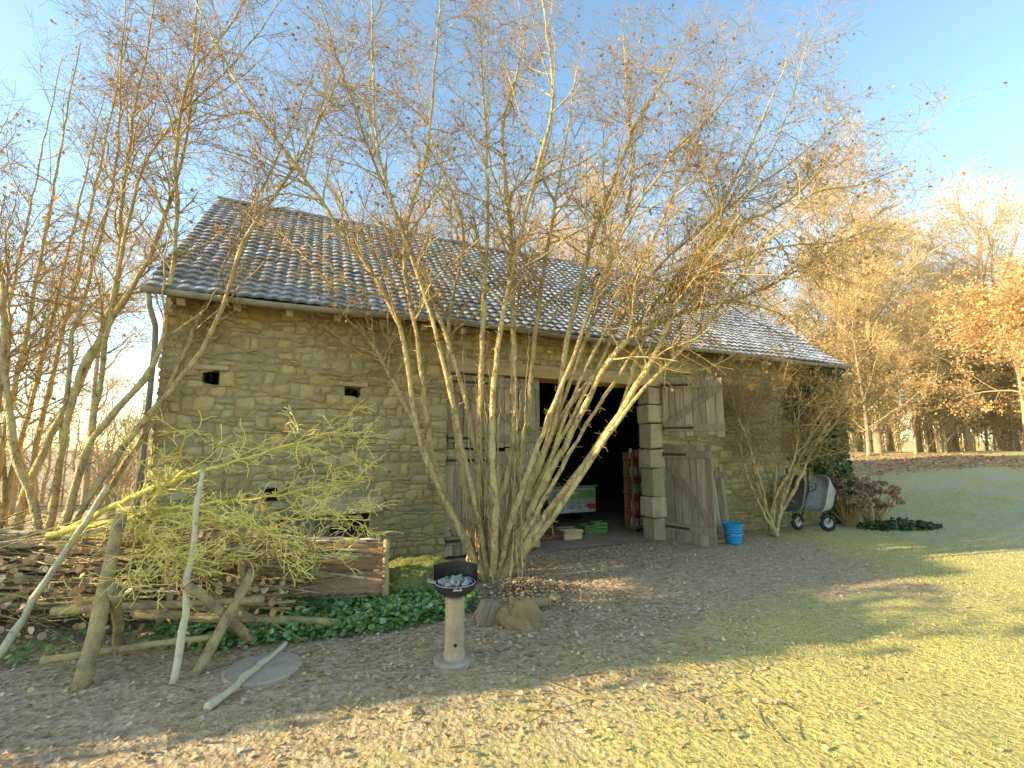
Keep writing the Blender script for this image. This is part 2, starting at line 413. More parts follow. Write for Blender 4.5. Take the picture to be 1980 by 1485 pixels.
rooflim=lambda y: 3.33+min(y+.35,6.85-y)*tanr
V,F,C=stones(0,BW,-.12,6.1,[],5,lambda s,y,z:np.stack([y,BW-s,z],-1),rooflim); mw.add(V,F,0,C)
V,F,C=stones(0,BW,-.12,6.1,[],6,lambda s,y,z:np.stack([BL-y,s,z],-1),rooflim); mw.add(V,F,0,C)
ops=[DO]+holes
sb=sorted(set([0.0,BL]+[v for o in ops for v in o[:2]])); zb=sorted(set([-.3,WT]+[v for o in ops for v in o[2:]]))
for a_,b_ in zip(sb[:-1],sb[1:]):
    for c_,d_ in zip(zb[:-1],zb[1:]):
        ms,mz=(a_+b_)/2,(c_+d_)/2
        if any(o[0]<ms<o[1] and o[2]<mz<o[3] for o in ops): continue
        mw.add([[a_,.003,c_],[b_,.003,c_],[b_,.003,d_],[a_,.003,d_]],[[0,1,2,3]],1)
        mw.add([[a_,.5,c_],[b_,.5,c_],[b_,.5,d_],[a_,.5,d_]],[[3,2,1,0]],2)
for o in ops:
    a_,b_,c_,d_=o
    mw.add([[a_,.003,c_],[a_,.5,c_],[a_,.5,d_],[a_,.003,d_]],[[0,1,2,3]],1)
    mw.add([[b_,.003,c_],[b_,.5,c_],[b_,.5,d_],[b_,.003,d_]],[[0,1,2,3]],1)
    mw.add([[a_,.003,c_],[b_,.003,c_],[b_,.5,c_],[a_,.5,c_]],[[0,1,2,3]],1)
    mw.add([[a_,.003,d_],[b_,.003,d_],[b_,.5,d_],[a_,.5,d_]],[[0,1,2,3]],1)
for x,xi in ((.006,.5),(BL-.006,BL-.5)):
    rz=3.3+(3.25+.35)*tanr
    for xx,mm in ((x,1),(xi,2)):
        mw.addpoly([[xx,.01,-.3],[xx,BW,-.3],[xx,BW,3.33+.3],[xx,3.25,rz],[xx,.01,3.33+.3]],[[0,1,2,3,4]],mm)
mw.add([[0,BW,-.3],[BL,BW,-.3],[BL,BW,3.6],[0,BW,3.6]],[[0,1,2,3]],1)
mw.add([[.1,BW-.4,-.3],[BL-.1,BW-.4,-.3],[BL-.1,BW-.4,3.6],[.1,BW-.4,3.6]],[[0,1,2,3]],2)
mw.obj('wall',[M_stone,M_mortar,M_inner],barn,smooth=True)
mj=MB()
z=-.05; alt=0
for h in (.42,.36,.5,.34,.46,.34,.33):
    a_=7.20+(.0 if alt else .03); b_=7.5+(.12 if alt else 0); alt=1-alt
    mj.box(((a_+b_)/2,.13,z+h/2),(b_-a_-.008,.34,h-.012),col=np.ones(3)*rng.uniform(.75,1.0),jit=.009)
    z+=h
mj.obj('door_jamb',M_granite,barn,bevel=.025)
mj=MB(); mj.box((5.5,.17,2.81),(4.15,.42,.22),jit=.008); mj.obj('door_lintel',M_beam,barn,bevel=.015)
mj=MB(); mj.box((2.13,.12,.845),(1.0,.4,.215),jit=.012,col=(1,.98,.9)); mj.obj('window_lintel',M_granite,barn,bevel=.03)
for hx,hz,hw in ((.51,2.57,.36),(2.165,2.45,.38),(1.255,1.13,.3)):
    mj=MB(); mj.box((hx,.1,hz),(hw,.3,.06),jit=.006); mj.obj('vent_lintel',M_granite,barn,bevel=.012)
mj=MB()
for q in range(3): mj.box((1.5+.19*q,.1,.575),(.186,.025,.31),col=np.ones(3)*rng.uniform(.5,.8))
mj.obj('window_shutter',M_wood,barn,bevel=.004)
mj=MB(); mj.add([[.3,-.05,.012],[BL-.3,-.05,.012],[BL-.3,BW-.2,.012],[.3,BW-.2,.012]],[[0,1,2,3]]); mj.obj('floor',M_floor,barn)
def roof_side(front,seed):
    r=np.random.default_rng(seed)
    s0,s1=-.14,BL+.14; tw=.155; nt_=int((s1-s0)/tw)+1; sp=8
    ss=s0+np.arange(nt_*sp+1)/sp*tw
    rows=27; Lq=math.hypot(3.6,2.9); rh=Lq/rows
    ti=np.minimum((np.arange(nt_*sp+1)/sp).astype(int),nt_-1); ph=(np.arange(nt_*sp+1)%sp)/sp
    prof=.008*(np.sin(ph*2*math.pi-.6))+.002*np.sin(ph*4*math.pi)
    V=[];C=[]
    for k in range(rows):
        jit=r.normal(0,.003,nt_)[ti]; jq=r.normal(0,.005,nt_)[ti]; cc=r.uniform(.82,1.14,nt_)[ti]
        warm=r.uniform(-.04,.04,nt_)[ti]
        for fr in (0,.10,.14,.55,1.0):
            q=k*rh+fr*rh-(.010+.020*np.cos(ph*2*math.pi-.6)*1.0+jq)*(fr<.2)*(1 if k else .5)
            if fr==0: off=.0+prof*.6+jit
            else: off=.026*(1-fr)+.008+prof+jit
            sag=-.07*np.sin(np.clip(ss/BL,0,1)*math.pi)*math.sin(min(1,(k+fr)/rows)*math.pi)+.016*np.sin(ss*1.3+k*.4)
            off=off+sag
            ca,sa=3.6/Lq,2.9/Lq
            y=-.35+q*ca-off*sa; zz=3.4+q*sa+off*ca
            if not front: y=2*3.25-y
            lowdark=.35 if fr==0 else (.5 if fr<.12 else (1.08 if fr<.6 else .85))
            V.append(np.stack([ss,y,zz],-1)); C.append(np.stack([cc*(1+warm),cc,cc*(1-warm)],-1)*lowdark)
    V=np.array(V);C=np.array(C); n,m=V.shape[:2]
    i,j=np.meshgrid(np.arange(n-1),np.arange(m-1),indexing='ij')
    f=np.stack([i*m+j,i*m+j+1,(i+1)*m+j+1,(i+1)*m+j],-1).reshape(-1,4)
    return V.reshape(-1,3),f,C.reshape(-1,3)
mr=MB()
for fr,sd in ((True,1),(False,2)):
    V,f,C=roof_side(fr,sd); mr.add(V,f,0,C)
for sg in (0,1):
    y0,y1=(-.33,3.25) if sg==0 else (6.83,3.25)
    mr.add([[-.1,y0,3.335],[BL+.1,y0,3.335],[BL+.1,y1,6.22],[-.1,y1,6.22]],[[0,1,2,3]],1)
for e in (-.11,BL+.11):
    for sg in (0,1):
        y0,y1=(-.34,3.25) if sg==0 else (6.84,3.25)
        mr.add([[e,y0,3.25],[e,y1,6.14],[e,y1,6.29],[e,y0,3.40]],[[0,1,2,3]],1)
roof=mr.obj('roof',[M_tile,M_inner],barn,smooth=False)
mr=MB()
x=-.15
while x<BL:
    mr.lathe([[.12,0],[.105,.38]],(0,0,0),10,0,math.pi,col=np.ones(3)*rng.uniform(.5,.9))
    v=mr.V[-1]; vv=v.copy(); v[:,0]=x+vv[:,2]; v[:,1]=3.25+vv[:,0]; v[:,2]=6.25+vv[:,1]*.8+rng.normal(0,.006)
    x+=.35
mr.obj('ridge',M_tile,roof)
mg=MB()
P=[[.06*math.cos(a),.06*math.sin(a)] for a in np.linspace(math.pi,2*math.pi,9)]
V=[];nn=40
for k in range(nn+1):
    xx=-.15+(BL+.3)*k/nn
    for (a_,b_) in P: V.append([xx,-.41+a_,3.37+b_-.02*math.sin(k*.4)])
    for (a_,b_) in P[::-1]: V.append([xx,-.41+a_*.92,3.375+b_*.92-.02*math.sin(k*.4)])
m=18;f=[[k*m+q,(k+1)*m+q,(k+1)*m+(q+1)%m,k*m+(q+1)%m] for k in range(nn) for q in range(m)]
mg.add(V,f)
mg.obj('gutter',M_zinc,barn,smooth=True)
mg=MB(); mg.pole([[-.08,-.42,3.3],[-.08,-.34,3.18],[-.06,-.12,3.0],[-.06,-.07,2.8],[-.06,-.07,.1]],.028,10); mg.obj('downpipe',M_zinc,barn,smooth=True)
mg=MB(); mg.box((0,-.15,3.40),(.08,.42,.09),R=rotx(math.radians(38))); ra=mg.obj('rafter_end',M_wood,barn); ra.location=(.2,0,0)
for k in range(1,22):
    o=ra.copy(); o.parent=barn; o.location=(.2+k*.57,0,0); COL.objects.link(o)

def leaf_door(wd,h0,h1,brace,seed,flip=1,cm=1.0):
    r=np.random.default_rng(seed); m=MB(); x=0; H=h1-h0
    while x<wd-.03:
        pw=min(r.uniform(.10,.17),wd-x)
        if wd-x-pw<.05: pw=wd-x
        hh=H+r.normal(0,.022)
        m.box((x+pw/2,0,h0+H/2+r.normal(0,.012)),(pw-.009,.028,hh),col=np.ones(3)*r.uniform(.58,1.15)*cm,jit=.0025)
        x+=pw
    for zz in (h0+.14*H,h1-.1*H):
        m.box((wd/2,-.03,zz),(wd*.97,.028,.12),R=None,col=np.ones(3)*.75*cm)
    if brace:
        a=math.atan2(H*.62,wd*.85)*flip
        m.box((wd/2,-.03,h0+H*.52),(math.hypot(H*.62,wd*.85),.026,.11),R=roty(-a),col=np.ones(3)*.66)
    return m
def hinge(parent,z,w_):
    m=MB(); m.box((w_/2,-.05,z),(w_,.008,.04)); m.pole([[0,-.045,z-.04],[0,-.045,z+.04]],.014,8); return m.obj('hinge',M_iron,parent)
def door(name,sx,sy,ang,wd,h0,h1,brace,seed,flip,lab):
    m=leaf_door(wd,h0,h1,brace,seed,flip)
    o=m.obj('door',M_wood,barn,bevel=.003); o.location=(sx,sy,0); o.rotation_euler=(0,0,ang); o['label']=lab
    hinge(o,h0+.14*(h1-h0),wd*.5); hinge(o,h1-.1*(h1-h0),wd*.5)
    return o
door('door',3.5,.06,0,1.55,.06,1.56,True,1,1,'closed lower plank door leaf')
door('door',3.5,.05,0,1.55,1.58,2.69,True,2,-1,'closed upper plank door leaf')
door('door',7.47,-.10,math.radians(-44),1.0,1.80,2.80,True,3,1,'upper plank door leaf swung open')
o=door('door',7.45,-.12,math.radians(-76),.88,.03,1.64,True,4,-1,'lower plank door leaf swung open')

def BLc(s,t,z=0):
    p=np.array([OX,OY])+s*BD+t*BN; return (p[0],p[1],z)
m=leaf_door(.5,0,1.22,False,9,cm=.72)
o=m.obj('plank_panel',M_wood,bevel=.003); o.location=BLc(8.15,-.34,0); o.rotation_euler=(math.radians(-6),0,TH-.1)
tag(o,'short weathered brown plank panel leaning on the barn wall','wooden panel')

# ------------------------------------------------------------------ tree machinery
def spline(ctrl,n):
    c=np.array(ctrl,float); k=len(c)
    d=np.concatenate([[0],np.cumsum(np.linalg.norm(np.diff(c,axis=0),axis=1))]); t=np.linspace(0,d[-1],n)
    tg=np.gradient(c,d,axis=0)
    i=np.clip(np.searchsorted(d,t,side='right')-1,0,k-2); h=(d[i+1]-d[i]); u=((t-d[i])/h)[:,None]; h=h[:,None]
    return (2*u**3-3*u**2+1)*c[i]+(u**3-2*u**2+u)*h*tg[i]+(-2*u**3+3*u**2)*c[i+1]+(u**3-u**2)*h*tg[i+1]
def kids(P,R,k,t0,ang,ln,rf,n,wob,trop,r,tip=.35,t1=.99,rmax=1,flat=1.0):
    N,n0,_=P.shape
    idx=np.repeat(np.arange(N),k); M=len(idx)
    t=r.uniform(t0,t1,M); q=t*(n0-1); i=np.minimum(q.astype(int),n0-2); fr=(q-i)[:,None]
    pos=P[idx,i]*(1-fr)+P[idx,i+1]*fr; rad=R[idx,i]*(1-fr[:,0])+R[idx,i+1]*fr[:,0]
    T=P[idx,i+1]-P[idx,i]; T/=np.linalg.norm(T,axis=1)[:,None]+1e-9
    v=r.normal(0,1,(M,3)); v-=(v*T).sum(1)[:,None]*T; v/=np.linalg.norm(v,axis=1)[:,None]
    a=r.uniform(ang[0],ang[1],M)[:,None]
    d=np.cos(a)*T+np.sin(a)*v
    if flat!=1: d[:,2]*=flat
    le=r.uniform(ln[0],ln[1],M)*(1-.45*t)
    st=(le/(n-1))[:,None]; pts=[pos]
    for s_ in range(n-1):
        d=d+r.normal(0,wob,(M,3)); d[:,2]+=trop; d/=np.linalg.norm(d,axis=1)[:,None]
        pos=pos+d*st; pts.append(pos)
    Pc=np.stack(pts,1); r0=np.minimum(rad*rf,rmax)
    Rc=r0[:,None]*(1-(1-tip)*np.linspace(0,1,n))[None]
    return Pc,Rc
def leafcol(n,r,lo=.7,hi=1.3):
    b_=r.uniform(lo,hi,n); h=r.normal(0,.1,n); return np.stack([b_*(1+h),b_,b_*(1-h)],-1)
def build_tree(name,base,stems,radii,lv,mats,label,cat,nleaf=0,leafsz=.05,leafmat=None,seed=1,group=None,sides0=8,nmain=None,rmin=.0016,moss=0,flat=1.0):
    r=np.random.default_rng(seed)
    n0=44; P=np.stack([spline(s_,n0) for s_ in stems])-np.array(base)
    u=np.linspace(0,1,n0)
    wob=r.normal(0,.008,P.shape); wob=np.cumsum(wob,axis=1)*.6+r.normal(0,.006,P.shape); P=P+wob*(u>.05)[None,:,None]
    R=np.array(radii)[:,None]*(1-.84*u**.9)[None]*(1+r.normal(0,.07,(len(P),n0)))
    e=empty(name,base,0,label,cat,group)
    mt=MB(); mt.tubes(P,R,sides0,rough=.08)
    mc=MB(); nm=nmain or len(P); prev=(P[:nm],R[:nm]); lst=[]
    if nm<len(P):
        s_=kids(P[nm:],R[nm:],4,.4,(.3,.7),(.2,.6),.5,4,.12,.05,r,rmax=.006); mc.tubes(s_[0],np.maximum(s_[1],.0016),3)
    if moss:
        s_=kids(P[:nm],R[:nm],moss,.08,(.8,1.5),(.03,.16),.5,4,.2,.0,r,rmax=.007,t1=.75); mt.tubes(s_[0],np.maximum(s_[1],.003),4)
        s2=kids(*s_,2,.3,(.6,1.2),(.03,.14),.5,3,.2,.0,r,rmax=.004); mc.tubes(s2[0],np.maximum(s2[1],.002),3)
    for li,(k,t0,an,ln,rf,n,wb,tr,rm) in enumerate(lv):
        prev=kids(prev[0],prev[1],k,t0,an,ln,rf,n,wb,tr,r,rmax=rm,flat=flat)
        prev=(prev[0],np.maximum(prev[1],rmin))
        if li==0: mt.tubes(prev[0],prev[1],5)
        else: mc.tubes(prev[0],prev[1],3)
        lst.append(prev)
    if nleaf:
        Q=lst[-1][0][:,-1]; w_=Q[r.integers(0,len(Q),nleaf)]+r.normal(0,.02,(nleaf,3))-np.array([0,0,leafsz*.5])
        mc.leaves(w_,r.uniform(.6,1.3,nleaf)*leafsz,normal=(.0,-.3,.0),spread=1,mat=1,col=leafcol(nleaf,r),curl=.35)
    mt.obj('trunk',mats[0],e,smooth=True); mc.obj('crown',[mats[1],leafmat or M_leaf],e,smooth=True)
    return e

def Ys(st,y0,dr,r,cx=None):
    out=[]
    a=r.normal(0,.35)
    for q,(x,z) in enumerate(st):
        if cx is not None and z<.75: x=cx+(x-cx)*(.45+.55*z/.75)
        f=q/(len(st)-1); out.append((x,y0+dr*x*f+a*f*1.6-.1*(1-f)+ .25*f*math.sin(q*2+a*9),z))
    l,p=np.array(out[-1]),np.array(out[-2])
    if l[2]>4.1: out.append(tuple(l+(l-p)/np.linalg.norm(l-p)*.95+np.array([0,0,.15])))
    return out
r0=np.random.default_rng(5)
S=[[(-.45,0),(-.58,.29),(-.99,1.5),(-1.12,2.7),(-1.29,4.05),(-1.09,5.4),(-.95,6.9)],
[(-.42,0),(-.61,.4),(-1.09,1.7),(-1.43,3.11),(-2.31,4.52),(-2.93,5.4),(-3.5,6.3)],
[(-.35,0),(-.44,.3),(-.41,1.7),(-.37,3.38),(-.34,5.05),(-.45,6.9)],
[(-.3,0),(-.27,.4),(-.03,1.5),(0,3.04),(-.03,4.38),(-.14,6.06),(.07,7.4)],
[(-.2,0),(-.1,.4),(.14,1.7),(.34,3.38),(.61,5.05),(.95,7)],
[(-.15,0),(0,.4),(.48,1.83),(.82,3.38),(1.22,4.72),(1.77,6.06),(2.4,7.2)],
[(-.1,0),(.14,.5),(.82,1.9),(1.36,2.84),(2.31,3.38),(3.33,3.71),(4.4,4.3)],
[(-.05,0),(.34,.6),(1.09,1.63),(1.7,2.57),(2.11,3.38),(2.79,4.72),(3.47,6.06)],
[(-.1,0),(.07,.3),(.61,1.9),(1.63,3.11),(2.79,4.45),(4.15,5.3),(5.1,6.1)],
[(-.4,0),(-.51,.25),(-.75,1.7),(-.88,3.38),(-.75,4.72),(-1.29,6.4)],
[(-.35,0),(-.34,.3),(-.61,2.3),(-1.43,4.45),(-1.97,5.72),(-2.4,7)],
[(-.25,0),(-.2,.4),(-.2,2.37),(.14,4.38),(.48,5.72),(.34,7.4)],
[(-.15,0),(-.05,.4),(.75,2.7),(1.43,4.38),(2.11,5.4),(2.93,6.4)],
[(-.45,0),(-.68,.4),(-1.29,1.9),(-2.04,3.24),(-2.93,4.32),(-3.54,4.9)],
[(-.2,0),(.1,.6),(.9,2.2),(1.9,3.9),(3.2,5.1),(4.3,5.9)],
[(-.3,0),(-.5,1.2),(-.9,3.0),(-1.6,5.0),(-1.7,6.9)],
[(-.1,0),(.3,1.3),(1.0,3.2),(1.6,5.2),(1.7,7)],
[(0,0),(.5,.8),(1.5,2.2),(2.6,3.3),(3.9,4.9),(4.8,5.2)],
[(0,0),(.4,.7),(1.3,1.9),(2.0,3.5),(3.4,4.2),(4.9,4.6)],
[(-.1,0),(.2,.7),(.8,2.3),(1.7,4.0),(2.5,5.7),(3.1,7.0)],
[(-.1,0),(.25,.7),(1.0,2.0),(2.1,3.6),(3.5,5.5),(4.3,7.0)]]
ST=[Ys(s_,5.95,.14,r0,-.22) for s_ in S]; nm=len(ST)
RD=list(np.array([.05,.05,.055,.065,.055,.06,.06,.065,.055,.05,.045,.05,.045,.045,.04,.04,.04,.04,.04,.035,.035])*.9)
for k in range(18):
    x=r0.uniform(-.55,.2); h=r0.uniform(1.6,3.4); l=r0.normal(0,.14)
    ST.append([(x,5.85+r0.normal(0,.1),0),(x+l*.5,5.8,h*.5),(x+l+(x+.2)*.25,5.75+r0.normal(0,.1),h)]); RD.append(r0.uniform(.011,.018))
lv=[(27,.38,(.4,1.15),(.7,2.1),.55,10,.14,.022,.014),(10,.12,(.5,1.2),(.3,.95),.55,7,.16,.01,.0055),(4,.15,(.5,1.2),(.1,.36),.6,4,.2,0,.003)]
build_tree('hazel_tree',(-.25,5.95,0),ST,RD,lv,[M_bark,M_twig],'many-stemmed bare hazel with mossy golden bark before the barn','tree',3300,.04,seed=3,nmain=nm,moss=70,rmin=.0018)
S=[[(-4.9,0),(-4.89,.79),(-5.09,1.52),(-5.45,2.53),(-5.97,3.65),(-6.3,5)],
[(-4.95,0),(-5.11,.7),(-5.06,1.63),(-4.77,3.09),(-4.6,4.6),(-4.66,6.4)],
[(-4.8,0),(-4.6,.85),(-4.4,1.63),(-3.98,2.42),(-3.86,3.93),(-3.75,5.62),(-3.5,6.9)],
[(-4.75,0),(-4.49,.9),(-4.2,1.69),(-3.52,2.87),(-3.13,3.93),(-2.78,5.06),(-2.44,6.4)],
[(-4.95,0),(-5.28,.7),(-5.57,1.4),(-5.85,2.53),(-6.0,4)],
[(-4.85,0),(-4.77,.85),(-4.72,2.25),(-4.26,3.93),(-3.92,5.34),(-3.9,6.7)],
[(-4.8,0),(-4.55,.9),(-4.09,1.97),(-3.75,3.32),(-3.58,4.78),(-3.07,6.2)],
[(-4.85,0),(-4.8,1.2),(-4.9,3),(-5.0,4.8),(-4.9,6.6)],
[(-4.8,0),(-4.5,1.5),(-4.3,3.3),(-4.2,5),(-3.4,6.6)]]
ST=[Ys(s_,5.0,0,r0) for s_ in S]
RD=list(np.array([.055,.055,.05,.05,.055,.05,.045,.04,.04])*.85)
lv2=[(23,.35,(.4,1.15),(.5,1.9),.55,10,.14,.022,.013),(9,.12,(.5,1.2),(.25,.9),.55,7,.16,.01,.0055),(4,.15,(.5,1.2),(.1,.34),.6,4,.2,0,.003)]
build_tree('hazel_tree',(-4.85,5.0,0),ST,RD,lv2,[M_bark,M_twig2],'slender bare hazel clump beside the barn corner','tree',900,.04,seed=8,moss=60,rmin=.0018)
ST=[]
for k in range(6):
    x0=-8.2+r0.normal(0,.25); y0=7.6+r0.normal(0,.25)
    dx=r0.uniform(-1.6,2.2); dy=r0.uniform(-1,1)
    ST.append([(x0,y0,-.4),(x0+dx*.15,y0+dy*.1,1.5),(x0+dx*.5,y0+dy*.5,4.2),(x0+dx,y0+dy,r0.uniform(7.5,9.5))])
build_tree('hazel_tree',(-8.2,7.6,-.35),ST,[.055,.05,.05,.04,.04,.04],[(18,.3,(.4,1.1),(.7,2.4),.55,9,.13,.02,.015),(8,.12,(.4,1.1),(.3,1.1),.55,6,.15,.01,.006),(4,.15,(.4,1.1),(.15,.4),.6,4,.18,0,.003)],[M_bark,M_twig2],'tall bare hazel clump with mossy trunks beyond the log pile','tree',400,.045,seed=14,moss=30)
bx,by=4.75,8.75
S=[[(0,0),(-.15,.8),(-.3,1.6),(-.5,3.1)],[(0,0),(.1,.6),(.3,1.2),(.8,2.7)],[(0,0),(.3,.6),(.6,1.3),(1.8,2.9)],[(.05,0),(.3,.7),(.8,1.4),(1.9,2.3),(2.9,2.9)],
[(.05,0),(.4,.8),(1.0,1.7),(2.5,3.1),(3.4,3.7)],[(0,0),(-.1,.7),(-.5,1.9),(-.8,3.2)],[(0,0),(.2,1),(.2,2.2),(.5,3.3)],[(0,0),(.5,1.1),(1.4,2.1),(1.7,3.3)],[(0,0),(-.3,.8),(-.4,1.8),(0,2.9)]]
ST=[[(bx+x,by+r0.normal(0,.08)+x*.12,z+.02) for x,z in s_] for s_ in S]
build_tree('bare_shrub',(bx,by,0),ST,[.035,.035,.035,.035,.035,.03,.03,.03,.03],[(18,.4,(.4,1.2),(.4,1.5),.55,8,.16,.0,.012),(10,.12,(.5,1.2),(.2,.65),.55,6,.18,-.01,.0055),(4,.15,(.5,1.2),(.1,.3),.6,3,.2,0,.003)],[M_bark,M_twig],'arching leafless shrub against the barn wall','shrub',500,.04,seed=21,moss=20)

# ------------------------------------------------------------------ background trees
def proto(seed,H,spread,leafn,leafsz,leafmat,r0_,lean=0,low=.25,k0=20):
    r=np.random.default_rng(seed)
    ctrl=[(0,0,-.3),(r.normal(0,.1),r.normal(0,.1),H*.3),(r.normal(0,.3),r.normal(0,.3),H*.65),(r.normal(0,.5),r.normal(0,.5),H*.97)]
    P=spline(ctrl,14)[None]; R=(r0_*(1-.85*np.linspace(0,1,14)))[None]
    mt=MB(); mc=MB(); mt.tubes(P,R,7)
    a=kids(P,R,k0,low,(.5,1.15),(spread*.7,spread*1.5),.55,9,.12,.05,r,rmax=.12); mt.tubes(*a,4)
    b_=kids(*a,8,.2,(.4,1.1),(spread*.3,spread*.7),.5,6,.15,.03,r,rmax=.05); mc.tubes(b_[0],np.maximum(b_[1],.011),3)
    c_=kids(*b_,7,.15,(.4,1.1),(spread*.15,spread*.35),.5,4,.18,.02,r,rmax=.02); mc.tubes(c_[0],np.maximum(c_[1],.006),3)
    d_=kids(*c_,3,.15,(.4,1.0),(spread*.06,spread*.18),.6,3,.16,.0,r,rmax=.01); mc.tubes(d_[0],np.maximum(d_[1],.004),3)
    if leafn:
        Q=d_[0][:,-1]; w_=Q[r.integers(0,len(Q),leafn)]+r.normal(0,.12,(leafn,3))
        mc.leaves(w_,r.uniform(.6,1.4,leafn)*leafsz,mat=1,col=leafcol(leafn,r),curl=.3)
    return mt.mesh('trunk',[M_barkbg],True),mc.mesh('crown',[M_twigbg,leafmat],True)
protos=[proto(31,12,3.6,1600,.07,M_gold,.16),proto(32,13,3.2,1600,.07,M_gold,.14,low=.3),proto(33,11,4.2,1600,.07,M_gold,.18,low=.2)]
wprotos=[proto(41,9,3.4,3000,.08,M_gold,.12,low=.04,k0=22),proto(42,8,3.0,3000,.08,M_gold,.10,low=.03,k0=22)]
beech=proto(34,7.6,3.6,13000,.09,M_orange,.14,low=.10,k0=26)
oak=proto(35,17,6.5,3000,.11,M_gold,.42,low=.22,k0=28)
def place(pr,x,y,sc,rz,label,cat,name,group=None):
    e=empty(name,(x,y,float(gh(x,y))-.05),rz,label,cat,group); e.scale=(sc,sc,sc)
    for me,nm_ in zip(pr,('trunk','crown')):
        o=bpy.data.objects.new(nm_,me); o.parent=e; COL.objects.link(o)
    return e
rb=np.random.default_rng(77)
for (x,y,sc) in [(-3.5,19,.95),(-.5,21,1.0),(2.8,20,.95),(5.5,23,1.0),(8.5,24,1.0),(11.5,24,.95),(1.0,27,1.1),(-6.5,24,1.0),(14,27,1.0),(6.5,30,1.1),(3.5,25,1.05),(10,29,1.0)]:
    k=int(rb.integers(0,3)); place(protos[k],x,y,sc*rb.uniform(.92,1.08),rb.uniform(0,6),'bare sunlit winter tree rising behind the barn roof','tree','bare_tree','bare winter trees behind the barn')
for k in range(24):
    f=k/23; x=15+f*24+rb.normal(0,1.0); y=22+rb.uniform(-1,7)+f*6
    place(protos[k%3],x,y,rb.uniform(.75,1.2),rb.uniform(0,6),'bare sunlit winter tree at the lawn edge','tree','bare_tree','bare winter trees along the lawn')
for k in range(24):
    f=k/23; x=12.5+f*26+rb.normal(0,.7); y=19.5+rb.uniform(-1,3)+f*7
    place(wprotos[k%2],x,y,rb.uniform(.35,.75),rb.uniform(0,6),'bushy golden brown thicket tree at the lawn edge','tree','thicket_tree','low bushy trees along the lawn')
place(oak,33,31,1.0,1.0,'tall spreading leafless oak above the other trees','tree','oak_tree')
place(oak,25,34,.85,3.0,'tall spreading leafless oak above the other trees','tree','oak_tree')
place(beech,18.6,17.0,.78,.4,'young beech tree holding pale copper orange leaves','tree','beech_tree')
place(beech,25.5,22.5,.8,2.4,'young beech tree holding pale copper orange leaves','tree','beech_tree')
for (x,y,sc) in [(-17,19,.95),(-11.5,21,.9),(-23,22,1.0),(-16,30,1.0),(-9.5,29,.95)]:
    place(protos[int(rb.integers(0,3))],x,y,sc,rb.uniform(0,6),'bare winter tree in hazy low sun beyond the barn','tree','bare_tree','bare winter trees on the slope')
r=np.random.default_rng(90); n=420
a=r.uniform(-1.0,1.0,n); d=r.uniform(48,72,n); x=d*np.sin(a)*1.2; y=d*np.cos(a)
h=r.uniform(7,12,n); z0=gh(x,y)
P=np.stack([np.stack([x+r.normal(0,.4,n)*q,y+r.normal(0,.4,n)*q,z0+h*q],-1) for q in np.linspace(0,1,6)],1)
R=np.outer(r.uniform(.08,.18,n),1-.8*np.linspace(0,1,6))
mf=MB(); mf.tubes(P,R,4); k1=kids(P,R,16,.02,(.4,1.1),(2,4.5),.5,5,.12,.03,r,rmax=.05); mf.tubes(k1[0],np.maximum(k1[1],.02),3)
k2=kids(*k1,6,.15,(.4,1.1),(.7,1.8),.5,3,.12,.03,r,rmax=.05); mf.tubes(k2[0],np.maximum(k2[1],.018),3)
o=mf.obj('woodland',M_twigbg); tag(o,'far belt of bare winter woodland','woodland',kind='stuff')

# evergreen hedge and clipped tree added out of view to shade the yard
def shade_hedge(y0,y1,h):
    m=MB(); m.box((0,0,h/2-.1),(1.2,y1-y0,h-.2))
    n=int(1300*(y1-y0))
    p=np.stack([rng.uniform(-.8,.8,n),rng.uniform(-(y1-y0)/2-.3,(y1-y0)/2+.3,n),rng.uniform(0,h+.3,n)],-1)
    m.leaves(p,rng.uniform(.08,.16,n),mat=1,col=leafcol(n,rng))
    o=m.obj('unseen_hedge',[M_ivy,M_ivy]); o.location=(-9.6,(y0+y1)/2,0); tag(o,'added unseen shade-casting hedge beside the yard','shade_hedge'); return o
shade_hedge(.95,2.1,4.0); shade_hedge(2.5,7.0,1.8)
e=empty('unseen_shade_tree',(-12,2.5,0),0,'added unseen leaf block on a trunk casting shade behind the hedge','tree')  # flat leaf block added off frame to shade the right of the yard
m=MB(); m.pole([[0,0,0],[.05,0,2],[0,0,4.3]],[.14,.12,.1],9); m.obj('trunk',M_bark2,e,smooth=True)
m=MB(); n=7000; p=np.stack([rng.uniform(-.8,.8,n),rng.uniform(-.9,.9,n),rng.uniform(4.35,5.3,n)],-1); m.leaves(p,rng.uniform(.08,.16,n),col=leafcol(n,rng)); m.obj('crown',M_ivy,e)

# ------------------------------------------------------------------ barbecue
bq=empty('barbecue',(-.44,3.79,0),.2,'black bowl barbecue on a rusty brown column full of ash','barbecue')
m=MB(); m.lathe([[0,-.02],[.155,-.02],[.16,.008],[.14,.02],[0,.024]],(0,0,0),28); m.obj('base',M_concrete,bq,smooth=False)
m=MB(); m.lathe([[.085,.02],[.085,.05],[.075,.065],[.073,.42],[.078,.45],[.06,.46],[0,.46]],(0,0,0),24)
o=m.obj('column',M_terra,bq,smooth=True)
m=MB(); m.pole([[0,-.0755,.13],[0,-.071,.13]],.014,10); m.obj('vent_hole',M_black,bq)
m=MB(); pr=[[.02,.465]]+[[.165*math.sin(a),.56-.10*math.cos(a)] for a in np.linspace(.15,1.57,9)]+[[.175,.562],[.158,.558]]+[[.155*math.sin(a),.56-.09*math.cos(a)] for a in np.linspace(1.5,.15,8)]
m.lathe(pr,(0,0,0),32); m.obj('bowl',M_black,bq,smooth=True)
